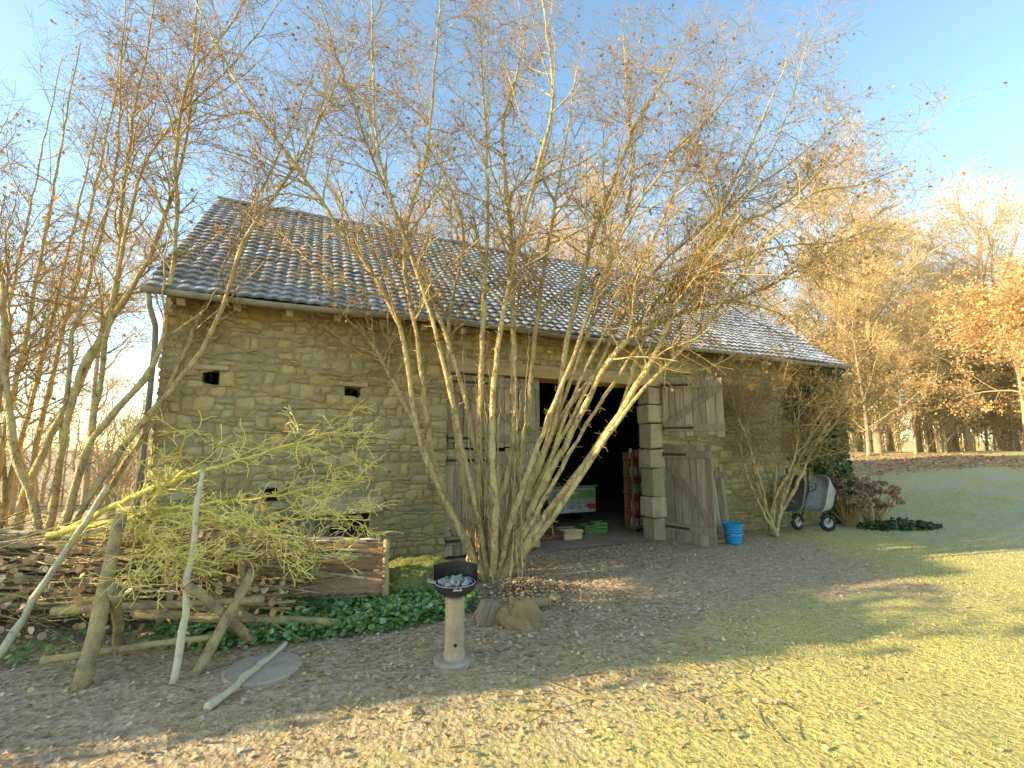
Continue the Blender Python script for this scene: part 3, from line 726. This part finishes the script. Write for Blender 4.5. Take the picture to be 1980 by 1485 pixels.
m=MB(); m.lathe([[.168,.55],[.172,.68],[.166,.68],[.162,.55]],(0,0,0),24,math.radians(0),math.radians(165)); m.obj('windshield',M_black,bq,smooth=False)
m=MB()
an=np.linspace(0,2*math.pi,29); m.pole([[.155*math.cos(a),.155*math.sin(a),.562] for a in an],.004,6)
for k in np.linspace(-.13,.13,13):
    h=math.sqrt(.155**2-k*k); m.pole([[k,-h,.563],[k,h,.563]],.0028,5)
m.pole([[-.15,-.02,.565],[-.21,-.04,.59],[-.21,.04,.59],[-.15,.02,.565]],.006,6); m.pole([[.0,-.155,.565],[-.03,-.21,.56],[.03,-.21,.56],[.02,-.155,.565]],.006,6)
m.obj('grill',M_galv,bq)
m=MB()
for k in range(46):
    a=rng.uniform(0,6.28);q=.12*math.sqrt(rng.random()); m.rock((q*math.cos(a),q*math.sin(a),.565+rng.uniform(0,.03)*(1-q/.14)),rng.uniform(.025,.05,3),seed=k,n=5,col=np.ones(3))
m.obj('ash',M_ash,bq,smooth=False)

m=MB(); m.lathe([[0,-.02],[.26,-.02],[.262,.015],[.25,.025],[0,.03]],(0,0,0),32); o=m.obj('concrete_lid',M_concrete); o.location=(-1.80,3.62,.0); tag(o,'round weathered concrete lid lying on leaf litter','lid')
def stick(name,a,b,r1,r2,mat,label,cat='pole',group=None,bend=.03,seed=0,parent=None,n=8):
    r=np.random.default_rng(seed+100); a=np.array(a,float);b=np.array(b,float)
    t=np.linspace(0,1,n)[:,None]
    wv=np.cumsum(r.normal(0,bend*.25,(n,3)),axis=0); wv=wv-wv[:1]-(wv[-1:]-wv[:1])*t
    P=(b-a)*t+wv+np.array([0,0,bend])*np.sin(t*math.pi)*r.uniform(-1,1)
    m=MB(); m.pole(P,np.linspace(r1,r2,n)*(1+r.normal(0,.06,n)),10,rough=.07)
    for k in range(3):
        q=r.integers(1,n-1); d=r.normal(0,1,3); d/=np.linalg.norm(d); m.pole([P[q],P[q]+d*(r1+.03)],[r1*.35,r1*.2],6)
    o=m.obj(name,mat,parent,smooth=True); o.location=a
    if not parent: tag(o,label,cat,group)
    return o
stick('fallen_stick',(-1.86,3.08,.03),(-1.80,3.95,.06),.025,.017,M_birch,'pale stripped stick lying across the concrete lid','stick',seed=1,n=14,bend=.03)
m=MB(); m.rock((0,0,.08),(.84,.62,.46),seed=3,n=30,amp=.2); o=m.obj('mossy_boulder',M_moss,smooth=True); o.location=(-1.05,5.5,0); tag(o,'large low boulder covered in green moss','boulder')
m=MB(); m.rock((0,0,.1),(.5,.42,.32),seed=9,n=20,amp=.25); o=m.obj('mossy_boulder',M_moss,smooth=True); o.location=(-1.35,5.85,0); tag(o,'smaller boulder covered in green moss','boulder')
m=MB(); m.rock((0,0,.05),(.36,.30,.36),seed=12,n=26,amp=.3,col=(.62,.54,.44)); o=m.obj('rock',M_granite,smooth=True); o.location=(.08,4.5,0); tag(o,'rough brown rock at the hazel foot','rock')
for (x,y,s_,sd) in [(-.15,4.75,.13,1),(.25,4.95,.15,2),(.45,5.2,.12,3),(-.7,5.35,.13,4)]:
    m=MB(); m.rock((0,0,s_*.2),(s_*1.3,s_,s_*.7),seed=40+sd,n=10,amp=.25,col=(.7,.62,.52)); o=m.obj('rock',M_granite,smooth=True); o.location=(x,y,0); tag(o,'small rough stone near the hazel foot','rock')
m=MB(); m.box((0,0,.1),(.17,.12,.2),jit=.012,col=(.75,.75,.75)); o=m.obj('wooden_block',M_wood,bevel=.008); o.location=(-.26,4.55,0); o.rotation_euler=(.2,.25,.5); tag(o,'short cut wooden block on the ground','wood block')

# ------------------------------------------------------------------ log pile
rp=np.random.default_rng(55)
for k in range(110):
    lay=rp.random()**.8; L0=rp.uniform(1.6,3.6); xc=-3.3-rp.uniform(-.6,1.4)+ (0 if L0>2.4 else rp.uniform(-.3,.9)); y=rp.uniform(4.32,5.0); z=.12+.60*lay
    a=rp.normal(0,.05); e=rp.normal(-.02,.035)
    if xc+L0/2>-1.4: xc=-1.4-L0/2+rp.uniform(-.25,.1)
    if y<4.6 and xc+L0/2>-2.0 and z<.55: xc-=.55
    A=(xc-L0/2,y-math.sin(a)*L0/2,max(.05,z-e*L0/2)); B=(xc+L0/2,y+math.sin(a)*L0/2,max(.05,z+e*L0/2))
    stick('cut_pole',A,B,rp.uniform(.011,.030),rp.uniform(.006,.014),M_log if rp.random()<.8 else M_birch,'thin cut branch with bark in the stacked wood pile','pole','cut branches stacked in the wood pile',bend=.08,seed=k,n=12)
stick('cut_pole',(-3.2,4.2,.2),(-1.5,4.25,.10),.045,.035,M_log,'thicker cut branch jutting from the wood pile','pole','cut branches stacked in the wood pile',seed=200)
n=700; xx=rp.uniform(-5.6,-2.1,n); P0=np.stack([xx,rp.uniform(4.15,5.05,n),rp.uniform(.08,.80,n)],-1)
d=np.stack([np.ones(n),rp.normal(0,.2,n),rp.normal(0,.16,n)],-1); ln=rp.uniform(.4,1.3,n)
P=np.stack([P0+d*(ln*q)[:,None]-np.array([.5,0,0])+rp.normal(0,.014,(n,3)) for q in np.linspace(0,1,5)],1)
R=np.outer(rp.uniform(.003,.009,n),1-.6*np.linspace(0,1,5)); P[:,:,2]=np.clip(P[:,:,2],.03,1.0)
m=MB(); m.tubes(P,R,5)
nl_=1100; lp=np.stack([rp.uniform(-5.5,-2.0,nl_),rp.uniform(4.0,4.7,nl_),rp.uniform(.05,.8,nl_)],-1); m.leaves(lp,rp.uniform(.03,.07,nl_),mat=1,col=leafcol(nl_,rp),curl=.4)
o=m.obj('brushwood',[M_log,M_ltr],smooth=True); tag(o,'tangle of thin twigs and dead leaves between the stacked branches','brushwood',kind='stuff')
for (x,y,h,l) in [(-4.6,4.25,1.05,0),(-3.55,4.25,1.0,.05),(-2.35,4.27,.9,-.04),(-1.28,4.95,.66,0),(-4.3,5.1,1.1,.03),(-2.6,5.1,.95,.02)]:
    stick('stake',(x,y,-.05),(x+l,y,h),.036,.03,M_log,'upright wooden stake holding the wood pile','stake','stakes around the wood pile',seed=int(h*100),bend=.01)
m=MB(); m.box((.0,0,.18),(.86,.03,.24),col=(1,.9,.85),jit=.004); m.box((.0,.004,.45),(.84,.03,.27),col=(.9,.78,.7),jit=.004); m.box((-.25,-.025,.32),(.05,.02,.5))
o=m.obj('wooden_board',M_woodx,bevel=.004); o.location=(-1.76,4.98,.03); o.rotation_euler=(-.06,0,.12); tag(o,'reddish brown plank board closing the wood pile','board')
sh=empty('sawhorse',(-2.9,3.6,0),0,'rough sawhorse of mossy round poles','sawhorse')
def leg(a,b,r_,nm_,sd):
    base=np.array([-2.9,3.6,0]); return stick(nm_,np.array(a)-base,np.array(b)-base,r_,r_*.85,M_log,None,parent=sh,seed=sd,bend=.02)
leg((-2.88,3.35,-.02),(-3.06,3.75,1.08),.05,'leg',1); leg((-3.15,4.0,-.02),(-2.85,3.5,.6),.04,'leg',2)
leg((-2.25,3.55,-.02),(-2.1,3.95,.62),.04,'leg',3); leg((-2.1,4.1,-.02),(-2.35,3.55,.6),.036,'leg',4); leg((-3.5,3.75,.36),(-1.95,3.85,.42),.03,'rail',5); leg((-3.3,3.5,.12),(-2.2,3.7,.2),.026,'rail',6)
stick('leaning_pole',(-3.86,3.72,0),(-3.57,4.2,1.27),.028,.022,M_birch,'pale stripped pole leaning on the wood pile','pole',seed=31,n=14,bend=.03)
stick('leaning_pole',(-2.31,3.42,0),(-2.58,3.95,1.42),.026,.018,M_birch,'crooked lichen pale pole leaning on the wood pile','pole',seed=32,bend=.05,n=14)
stick('leaning_pole',(-4.9,4.0,0),(-4.0,4.5,.5),.04,.03,M_log,'mossy pole propped low against the wood pile','pole',seed=33)
lb=[(14,.12,(.4,1.1),(.4,1.3),.6,12,.20,.01,.010),(6,.12,(.5,1.2),(.15,.5),.6,7,.24,.0,.0055),(3,.15,(.5,1.2),(.06,.2),.6,4,.25,0,.0034)]
build_tree('cut_mossy_branch',(-3.9,4.15,.9),[[(-3.95,4.2,.85),(-3.15,4.15,1.22),(-2.3,4.2,1.5),(-1.5,4.35,1.8)],[(-3.95,4.1,.86),(-2.95,4.05,.98),(-2.1,4.1,.95),(-1.25,4.2,.95)],[(-3.3,4.1,.95),(-2.8,3.9,.8),(-2.2,3.75,.62)],[(-3.6,4.1,.95),(-3.0,4.3,1.05),(-2.2,4.4,1.15),(-1.5,4.6,1.3)],[(-3.5,4.15,.95),(-2.9,4.0,1.1),(-2.3,3.9,1.0),(-1.7,3.95,.75)]],[.03,.026,.02,.022,.02],lb,[M_mossbr,M_mosstwig],'cut branch thick with yellow green moss on the wood pile','branch',70,.06,seed=44,rmin=.003,moss=50,flat=.6)

# ------------------------------------------------------------------ yard things
e=empty('blue_bin',(3.72,8.1,0),0,'blue ribbed plastic bin standing by the open door','bin')
m=MB(); pr=[[0,0],[.11,0]]
for k in range(7):
    z=.02+k*.042; q=.115+.006*k; pr+= [[q,z],[q+.006,z+.01],[q+.006,z+.028],[q,z+.036]]
pr+=[[.175,.31],[.175,.335],[.155,.335],[.115,.03],[0,.03]]
m.lathe(pr,(0,0,0),28); m.obj('body',M_blue,e,smooth=True)
m=MB(); m.pole([[-.17,0,.31],[-.2,0,.28],[-.19,.02,.2],[-.1,-.14,.17],[0,-.19,.16],[.1,-.14,.17],[.19,.02,.2],[.2,0,.28],[.17,0,.31]],.006,6); m.obj('handle',M_galv,e)
for k,(x,y,z,a) in enumerate([(3.47,8.15,.035,.2),(3.45,8.18,.105,.5),(3.5,8.4,.035,1.2)]):
    m=MB(); m.box((0,0,0),(.22,.11,.065),jit=.002); o=m.obj('brick',M_brick,bevel=.005); o.location=(x,y,z); o.rotation_euler=(0,0,a); tag(o,'loose red brick beside the blue bin','brick','loose bricks by the door')
def barrow(loc,rot,label,sc,tm):
    e=empty('wheelbarrow',loc,0,label,'wheelbarrow','upended wheelbarrows by the barn'); e.rotation_euler=rot; e.scale=(sc,sc,sc)
    m=MB(); V=[]; K=28
    rings=[(.30,.20,.17,.02),(.33,.27,.21,.02),(.45,.36,.27,.0),(.58,.44,.33,-.02),(.60,.445,.335,-.02),(.605,.46,.35,-.02),(.59,.475,.36,-.02),(.575,.47,.355,-.02),(.45,.38,.285,.0),(.32,.285,.225,.02),(.285,.20,.17,.02)]
    for (z,ax,ay,cx) in rings:
        for q in range(K):
            a=2*math.pi*q/K; cx_=abs(math.cos(a))**.5*math.copysign(1,math.cos(a)); sy=abs(math.sin(a))**.5*math.copysign(1,math.sin(a))
            V.append([cx+ax*cx_,ay*sy,z])
    nr=len(rings)
    Fc=[[i*K+q,i*K+(q+1)%K,(i+1)*K+(q+1)%K,(i+1)*K+q] for i in range(nr-1) for q in range(K)]
    m.addpoly(V,Fc+[list(range(K))[::-1],[(nr-1)*K+q for q in range(K)]]); m.obj('tray',tm,e,smooth=True)
    m=MB()
    for sg in (-1,1):
        m.pole([[.60,sg*.05,.20],[.40,sg*.13,.25],[-.2,sg*.22,.26],[-.45,sg*.27,.40],[-.6,sg*.28,.44]],.016,8)
        m.pole([[-.15,sg*.22,.25],[-.3,sg*.24,.02],[-.42,sg*.24,.02],[-.38,sg*.25,.36]],.013,8)
    m.pole([[-.32,-.24,.15],[-.32,.24,.15]],.01,6)
    m.obj('frame',M_black,e,smooth=True)
    for sg in (-1,1):
        m=MB(); m.pole([[-.56,sg*.28,.43],[-.7,sg*.28,.46]],.021,10); m.obj('handle',M_rubber,e,smooth=True)
    wh=MB(); an=np.linspace(0,2*math.pi,25); wh.pole([[.60+.16*math.cos(a),0,.2+.16*math.sin(a)] for a in an],.055,10); t=wh.obj('wheel',M_rubber,e,smooth=True)
    m=MB(); m.lathe([[.12,-.03],[.12,.03],[.03,.012],[.025,.06],[0,.06]],(0,0,0),20); m.lathe([[.12,-.03],[.03,-.012],[.025,-.06],[0,-.06]],(0,0,0),20)
    for v in m.V: v[:]=v[:,[0,2,1]]+np.array([.60,0,.2])
    m.obj('rim',M_galv,t)
    return e
barrow((6.32,9.2,.58),(0,math.radians(74),math.radians(184)),'pale grey steel wheelbarrow upended on its nose by the barn',.78,M_galv)
barrow((5.72,9.3,.58),(0,math.radians(72),math.radians(205)),'dark steel wheelbarrow upended beside the shrub',.76,M_dsteel)
for (x,y,sc,sd) in [(6.95,9.85,1.0,1),(7.55,10.05,.9,2)]:
    e=empty('hydrangea_bush',(x,y,float(gh(x,y))),0,'hydrangea bush with dried brown flower heads by the barn corner','bush','dried hydrangea bushes'); r=np.random.default_rng(60+sd)
    ms=MB(); mf=MB()
    for k in range(42):
        a=r.uniform(0,6.28); q=r.uniform(.1,.6)*sc; h=r.uniform(.35,.95)*sc; tip=np.array([q*math.cos(a),q*math.sin(a),h])
        ms.pole([[.1*math.cos(a),.1*math.sin(a),0],[tip[0]*.6,tip[1]*.6,h*.6],tip],[.008,.006,.004],5)
        n=46; dd=r.normal(0,1,(n,3)); dd/=np.linalg.norm(dd,axis=1)[:,None]; mf.leaves(tip+dd*np.array([.07,.07,.045]),.04,col=leafcol(n,r,.6,1.2)*r.uniform(.7,1.2),asp=.8)
    ms.obj('stems',M_twig,e); mf.obj('flower_heads',M_hyd,e)
r=np.random.default_rng(61); n=9000
s_=BL+.05-np.abs(r.normal(0,.55,n)); z=3.35*r.random(n)**.75; keep=(s_>10.7)&((z>1.3+.25*snoise(s_,z,5,3))|(s_>11.75+.2*np.sin(z*4))); s_=s_[keep]; z=z[keep]
t=-.06-np.abs(r.normal(0,.10,len(s_))); p=np.array([OX,OY])[None]+s_[:,None]*BD+t[:,None]*BN
p=np.concatenate([p,z[:,None]],1)
n2=3600; t2=r.uniform(-.2,1.6,n2); z2=r.uniform(0,3.4,n2); p2=np.array([OX,OY])[None]+(BL+.05+np.abs(r.normal(0,.13,n2)))[:,None]*BD+t2[:,None]*BN; p2=np.concatenate([p2,z2[:,None]],1)
P=np.concatenate([p,p2]); m=MB(); m.leaves(P,r.uniform(.06,.12,len(P)),normal=(.3,-.8,.2),spread=.6,col=leafcol(len(P),r,.6,1.5),asp=.8)
o=m.obj('ivy',M_ivy); tag(o,'dark green ivy climbing the barn corner','ivy')
m=MB(); n=600; a=r.uniform(0,6.28,n); q=np.sqrt(r.random(n)); xx=7.65+q*np.cos(a)*.8; yy=9.5+q*np.sin(a)*.35
m.leaves(np.stack([xx,yy,gh(xx,yy)+r.uniform(.01,.2,n)*(1-q*.7)],-1),r.uniform(.04,.08,n),normal=(0,0,1),spread=.5,col=leafcol(n,r),asp=.8); o=m.obj('ground_ivy',M_ivy); tag(o,'low dark ivy around the hydrangea bushes','ground cover',kind='stuff')
n=5200; a=r.uniform(0,6.28,n); q=np.sqrt(r.random(n)); lx=q*np.cos(a)*1.35; ly=q*np.sin(a)*.52
xx=-1.65+lx-.1*ly; yy=4.62+ly+.32*lx
m=MB(); m.leaves(np.stack([xx,yy,r.uniform(.01,.13,n)],-1),r.uniform(.025,.06,n),normal=(0,-.1,1),spread=.4,col=leafcol(n,r,.6,1.4),asp=.75,curl=.2); o=m.obj('nettle_patch',M_green); tag(o,'low bright green frosted nettles and ivy','ground cover',kind='stuff')
n=1500; xx=r.uniform(-5.5,-2.2,n); yy=r.uniform(3.0,4.2,n); k_=snoise(xx,yy,33,2)>.1
m=MB(); nk=int(k_.sum()); m.leaves(np.stack([xx,yy,r.uniform(.01,.06,n)],-1)[k_],r.uniform(.02,.05,nk),normal=(0,0,1),spread=.4,col=leafcol(nk,r)); o=m.obj('weeds',M_green); tag(o,'patchy green weeds under the poles','weeds',kind='stuff')

# ------------------------------------------------------------------ barn contents
tr=empty('utility_trailer',BLc(6.6,1.6,0),TH,'white and green trailer parked inside the barn','trailer')
m=MB(); m.box((0,0,.62),(1.05,.03,.34)); m.box((-.51,1.0,.62),(.03,2.0,.34)); m.box((.51,1.0,.62),(.03,2.0,.34)); m.box((0,1.0,.44),(1.02,2.0,.03)); m.obj('body',M_white,tr,bevel=.006)
m=MB(); m.box((0,-.025,.66),(.95,.012,.16)); m.box((0,-.04,.82),(1.1,.04,.03)); m.obj('tailgate_stripe',M_gpaint,tr)
m=MB(); m.box((0,-.02,.36),(1.0,.05,.1)); m.obj('bumper',M_galv,tr,bevel=.006)
for sg in (-1,1):
    m=MB(); m.box((sg*.40,-.05,.42),(.16,.03,.1)); m.obj('tail_lamp',M_red,tr,bevel=.008)
    m=MB(); an=np.linspace(0,2*math.pi,21); m.pole([[sg*.60,.9+.2*math.cos(a),.26+.2*math.sin(a)] for a in an],.06,8); m.obj('wheel',M_rubber,tr,smooth=True)
m=MB(); m.box((0,-.052,.42),(.48,.006,.11)); pl=m.obj('number_plate',M_galv,tr)
cu=bpy.data.curves.new('t','FONT'); cu.body='1007 EL'; cu.size=.11; cu.align_x='CENTER'; cu.align_y='CENTER'; cu.extrude=.001
to=bpy.data.objects.new('t',cu); COL.objects.link(to); bpy.context.view_layer.update()
me=bpy.data.meshes.new_from_object(to); bpy.data.objects.remove(to)
o=bpy.data.objects.new('plate_text',me); me.materials.clear(); me.materials.append(M_black); COL.objects.link(o); o.parent=pl; o.location=(0,-.058,.42); o.rotation_euler=(math.pi/2,0,0)
for k in range(5):
    m=MB(); sz=rng.uniform(.2,.4,3); m.box((0,0,0),sz,R=rotz(rng.uniform(0,3)),jit=.01); o=m.obj('packing_crate',M_redp if k==2 else M_wood,bevel=.01)
    x_,y_,_z=BLc(6.6+rng.uniform(-.3,.3),1.95+.3*k); o.location=(x_,y_,.46+sz[2]/2); tag(o,'old wooden crate stacked inside the trailer','crate')
e=empty('shelf_unit',BLc(7.66,.8,0),TH,'tall red brown shelf holding jars inside the doorway','shelf')
m=MB()
for x in (-.3,.2):
    for y in (-.12,.12): m.box((x,y,.75),(.03,.03,1.5))
m.box((-.05,.135,.75),(.52,.01,1.5))
for z in (.1,.42,.74,1.06,1.4): m.box((-.05,0,z),(.56,.28,.025))
m.obj('frame',M_redp,e)
m=MB(); m.lathe([[0,0],[.04,0],[.04,.12],[.025,.15],[.025,.17],[0,.17]],(0,0,0),10,col=np.ones(3)); jm=m.mesh('jar',[M_concrete],True)
m=MB(); m.lathe([[0,0],[.05,0],[.052,.01],[.05,.13],[.052,.14],[0,.14]],(0,0,0),14,col=np.ones(3)); tins=[m.mesh('paint_tin',[mm],True) for mm in (M_white,M_blue,M_redp,M_gpaint)]
q_=0
for z in (.113,.433,.753,1.073,1.413):
    for x in (-.26,-.15,-.03,.08):
        q_+=1
        if q_%2: o=bpy.data.objects.new('jar',jm); tag(o,'small dusty jar standing on the red shelf','jar','jars on the shelf')
        else: o=bpy.data.objects.new('paint_tin',tins[(q_*7)//3%4]); tag(o,'old paint tin standing on the red shelf','tin','tins on the shelf')
        COL.objects.link(o); o.location=BLc(7.66+x,.78+rng.uniform(-.08,.02),z)
def crate(loc,rz,mat,label,cat,sz=(.36,.26,.2),name='crate'):
    m=MB(); a,b_,h=sz
    m.box((0,0,.01),(a,b_,.02))
    for sg in (-1,1):
        for z in (.05,.11,.17):
            m.box((0,sg*b_/2,z*h/.2),(a,.012,.045*h/.2)); m.box((sg*a/2,0,z*h/.2),(.012,b_,.045*h/.2))
        for s2 in (-1,1): m.box((sg*(a/2-.01),s2*(b_/2-.01),h/2),(.02,.02,h))
    o=m.obj(name,mat,bevel=.002); o.location=loc; o.rotation_euler=(0,0,rz); tag(o,label,cat); return o
crate((1.42,9.0,.015),.5,M_gpaint,'bright green slatted plastic crate on the barn floor','crate',(.3,.22,.16))
crate((1.62,9.05,.015),.3,M_gpaint,'bright green slatted plastic crate on the barn floor','crate',(.26,.22,.2))
m=MB(); m.box((0,0,.01),(.34,.26,.02))
for sg in (-1,1): m.box((sg*.17,0,.07),(.008,.26,.13)); m.box((0,sg*.13,.07),(.34,.008,.13)); m.box((0,sg*.17,.145),(.34,.09,.006),R=rotx(sg*-.5))
o=m.obj('cardboard_box',M_card); o.location=(1.02,8.5,.015); o.rotation_euler=(0,0,.35); tag(o,'open cardboard box on the barn floor','box')
for k,(x,y,l) in enumerate([(.55,8.25,.2),(.72,8.4,.1),(.4,8.2,.3)]):
    e=empty('broom',(x,y,.015),.3*k,'long handled tool leaning inside the barn doorway','broom','tools leaning inside the doorway')
    m=MB(); m.pole([[0,0,.05],[-l,.15,1.3]],.013,8); m.obj('handle',M_beam,e)
    m=MB(); m.box((0,0,.05),(.28,.06,.05))
    for q in range(14): m.pole([[-.13+q*.02,0,.04],[-.14+q*.0215,0,.0]],.006,5)
    m.obj('head',M_redp,e)
e=empty('feed_barrel',BLc(4.9,3.0,.012),0,'dull metal barrel standing in the dark barn','barrel')
m=MB(); m.lathe([[0,0],[.28,0],[.29,.02],[.28,.3],[.295,.31],[.28,.33],[.28,.6],[.295,.61],[.28,.63],[.28,.88],[.27,.88],[.27,.86],[0,.86]],(0,0,0),24); m.obj('body',M_zinc,e,smooth=True)

# ------------------------------------------------------------------ litter and grass
r=np.random.default_rng(70)
n=50000; xx=r.uniform(-5,8,n); yy=1.2+r.random(n)**1.1*8
gmk=grassmask(xx,yy); dens=np.clip((.3+.7*sstep(3.5,-.5,xx-.2*yy))*(1-.85*gmk),0.04,1)*(.45+.55*sstep(-.4,.4,snoise(xx,yy,71,1.5)))
ls=(xx-OX)*BD[0]+(yy-OY)*BD[1]; lt=(xx-OX)*BN[0]+(yy-OY)*BN[1]
keep=(r.random(n)<dens)&~((lt>-.1)&(ls>-.2)&(ls<BL+.2))
xx=xx[keep];yy=yy[keep];n=len(xx)
p=np.stack([xx,yy,gh(xx,yy)+r.uniform(.006,.022,n)],-1)
n3_=2600; ha=r.uniform(0,6.28,n3_); hq=np.abs(r.normal(0,.5,n3_)); hx=.15+hq*np.cos(ha)*1.1; hy=5.45+hq*np.sin(ha)*.6
p=np.concatenate([p,np.stack([hx,hy,.01+.14*np.exp(-(hq/.5)**2)*r.random(n3_)],-1)])
n4_=5000; hx=r.uniform(10.5,20,n4_); hy=r.uniform(14.5,20,n4_); kk=r.random(n4_)<mound(hx,hy); hx=hx[kk];hy=hy[kk]
szs=np.concatenate([r.uniform(.015,.040,len(p)),r.uniform(.05,.10,len(hx))])
p=np.concatenate([p,np.stack([hx,hy,gh(hx,hy)+r.uniform(.01,.05,len(hx))],-1)]); n=len(p)
m=MB(); m.leaves(p,szs,normal=(0,0,1.0),spread=.28,col=leafcol(n,r,.5,1.15),curl=.28,asp=.55)
o=m.obj('leaf_litter',M_ltr); tag(o,'fallen brown leaves scattered over the yard','leaves',kind='stuff')
n=360000; xx=r.uniform(-3.5,14,n); yy=1.3+r.random(n)**1.3*12
gmk=grassmask(xx,yy)*(.3+.7*sstep(-.35,.35,snoise(xx,yy,72,2.3)+r.normal(0,.25,n)))
ls=(xx-OX)*BD[0]+(yy-OY)*BD[1]; lt=(xx-OX)*BN[0]+(yy-OY)*BN[1]
keep=(r.random(n)<gmk)&~((lt>-.4)&(ls>-.2)&(ls<BL+.4)); xx=xx[keep];yy=yy[keep];n=len(xx)
b0=np.stack([xx,yy,gh(xx,yy)-.004],-1); a=r.uniform(0,6.28,n); w_=r.uniform(.0007,.0016,n)*(1+yy*.12); h=r.uniform(.010,.030,n)*(1+.06*yy)
sd=np.stack([np.cos(a)*w_,np.sin(a)*w_,0*a],-1); ln=np.stack([r.normal(0,.4,n)*h,r.normal(0,.4,n)*h,h],-1)
V=np.stack([b0-sd,b0+sd,b0+ln*.6+sd*.7,b0+ln+np.stack([0*h,0*h,-.1*h],-1)],1)
fr=sstep(5.5,8,xx)*sstep(5.5,8.5,yy)
cc=leafcol(n,r,.65,1.25)*(1-fr[:,None]*.25)+fr[:,None]*np.array([.08,.10,.45])*(r.random(n)[:,None]+.3)
grn=sstep(-.3,.5,snoise(xx,yy,73,1.7))[:,None]; cc=cc*(1-grn*np.array([.24,.08,.26]))
m=MB(); m.add(V.reshape(-1,3),(np.array([[0,1,2,3]])[None]+(np.arange(n)*4)[:,None,None]).reshape(-1,4),0,np.repeat(cc,4,axis=0))
o=m.obj('grass',M_grass); tag(o,'short winter grass with frost','grass',kind='stuff')
n=220; xx=r.uniform(-2.5,1.8,n); yy=r.uniform(3.0,6.2,n); a=r.uniform(0,6.28,n); l=r.uniform(.08,.3,n)
P=np.stack([np.stack([xx+np.cos(a)*l*q,yy+np.sin(a)*l*q,gh(xx,yy)+.012+r.uniform(0,.01,n)],-1) for q in (0,.5,1)],1)
m=MB(); m.tubes(P,np.full((n,3),.003),4); o=m.obj('fallen_twigs',M_twig); tag(o,'small dead twigs scattered on the ground','twigs',kind='stuff')
print('done')
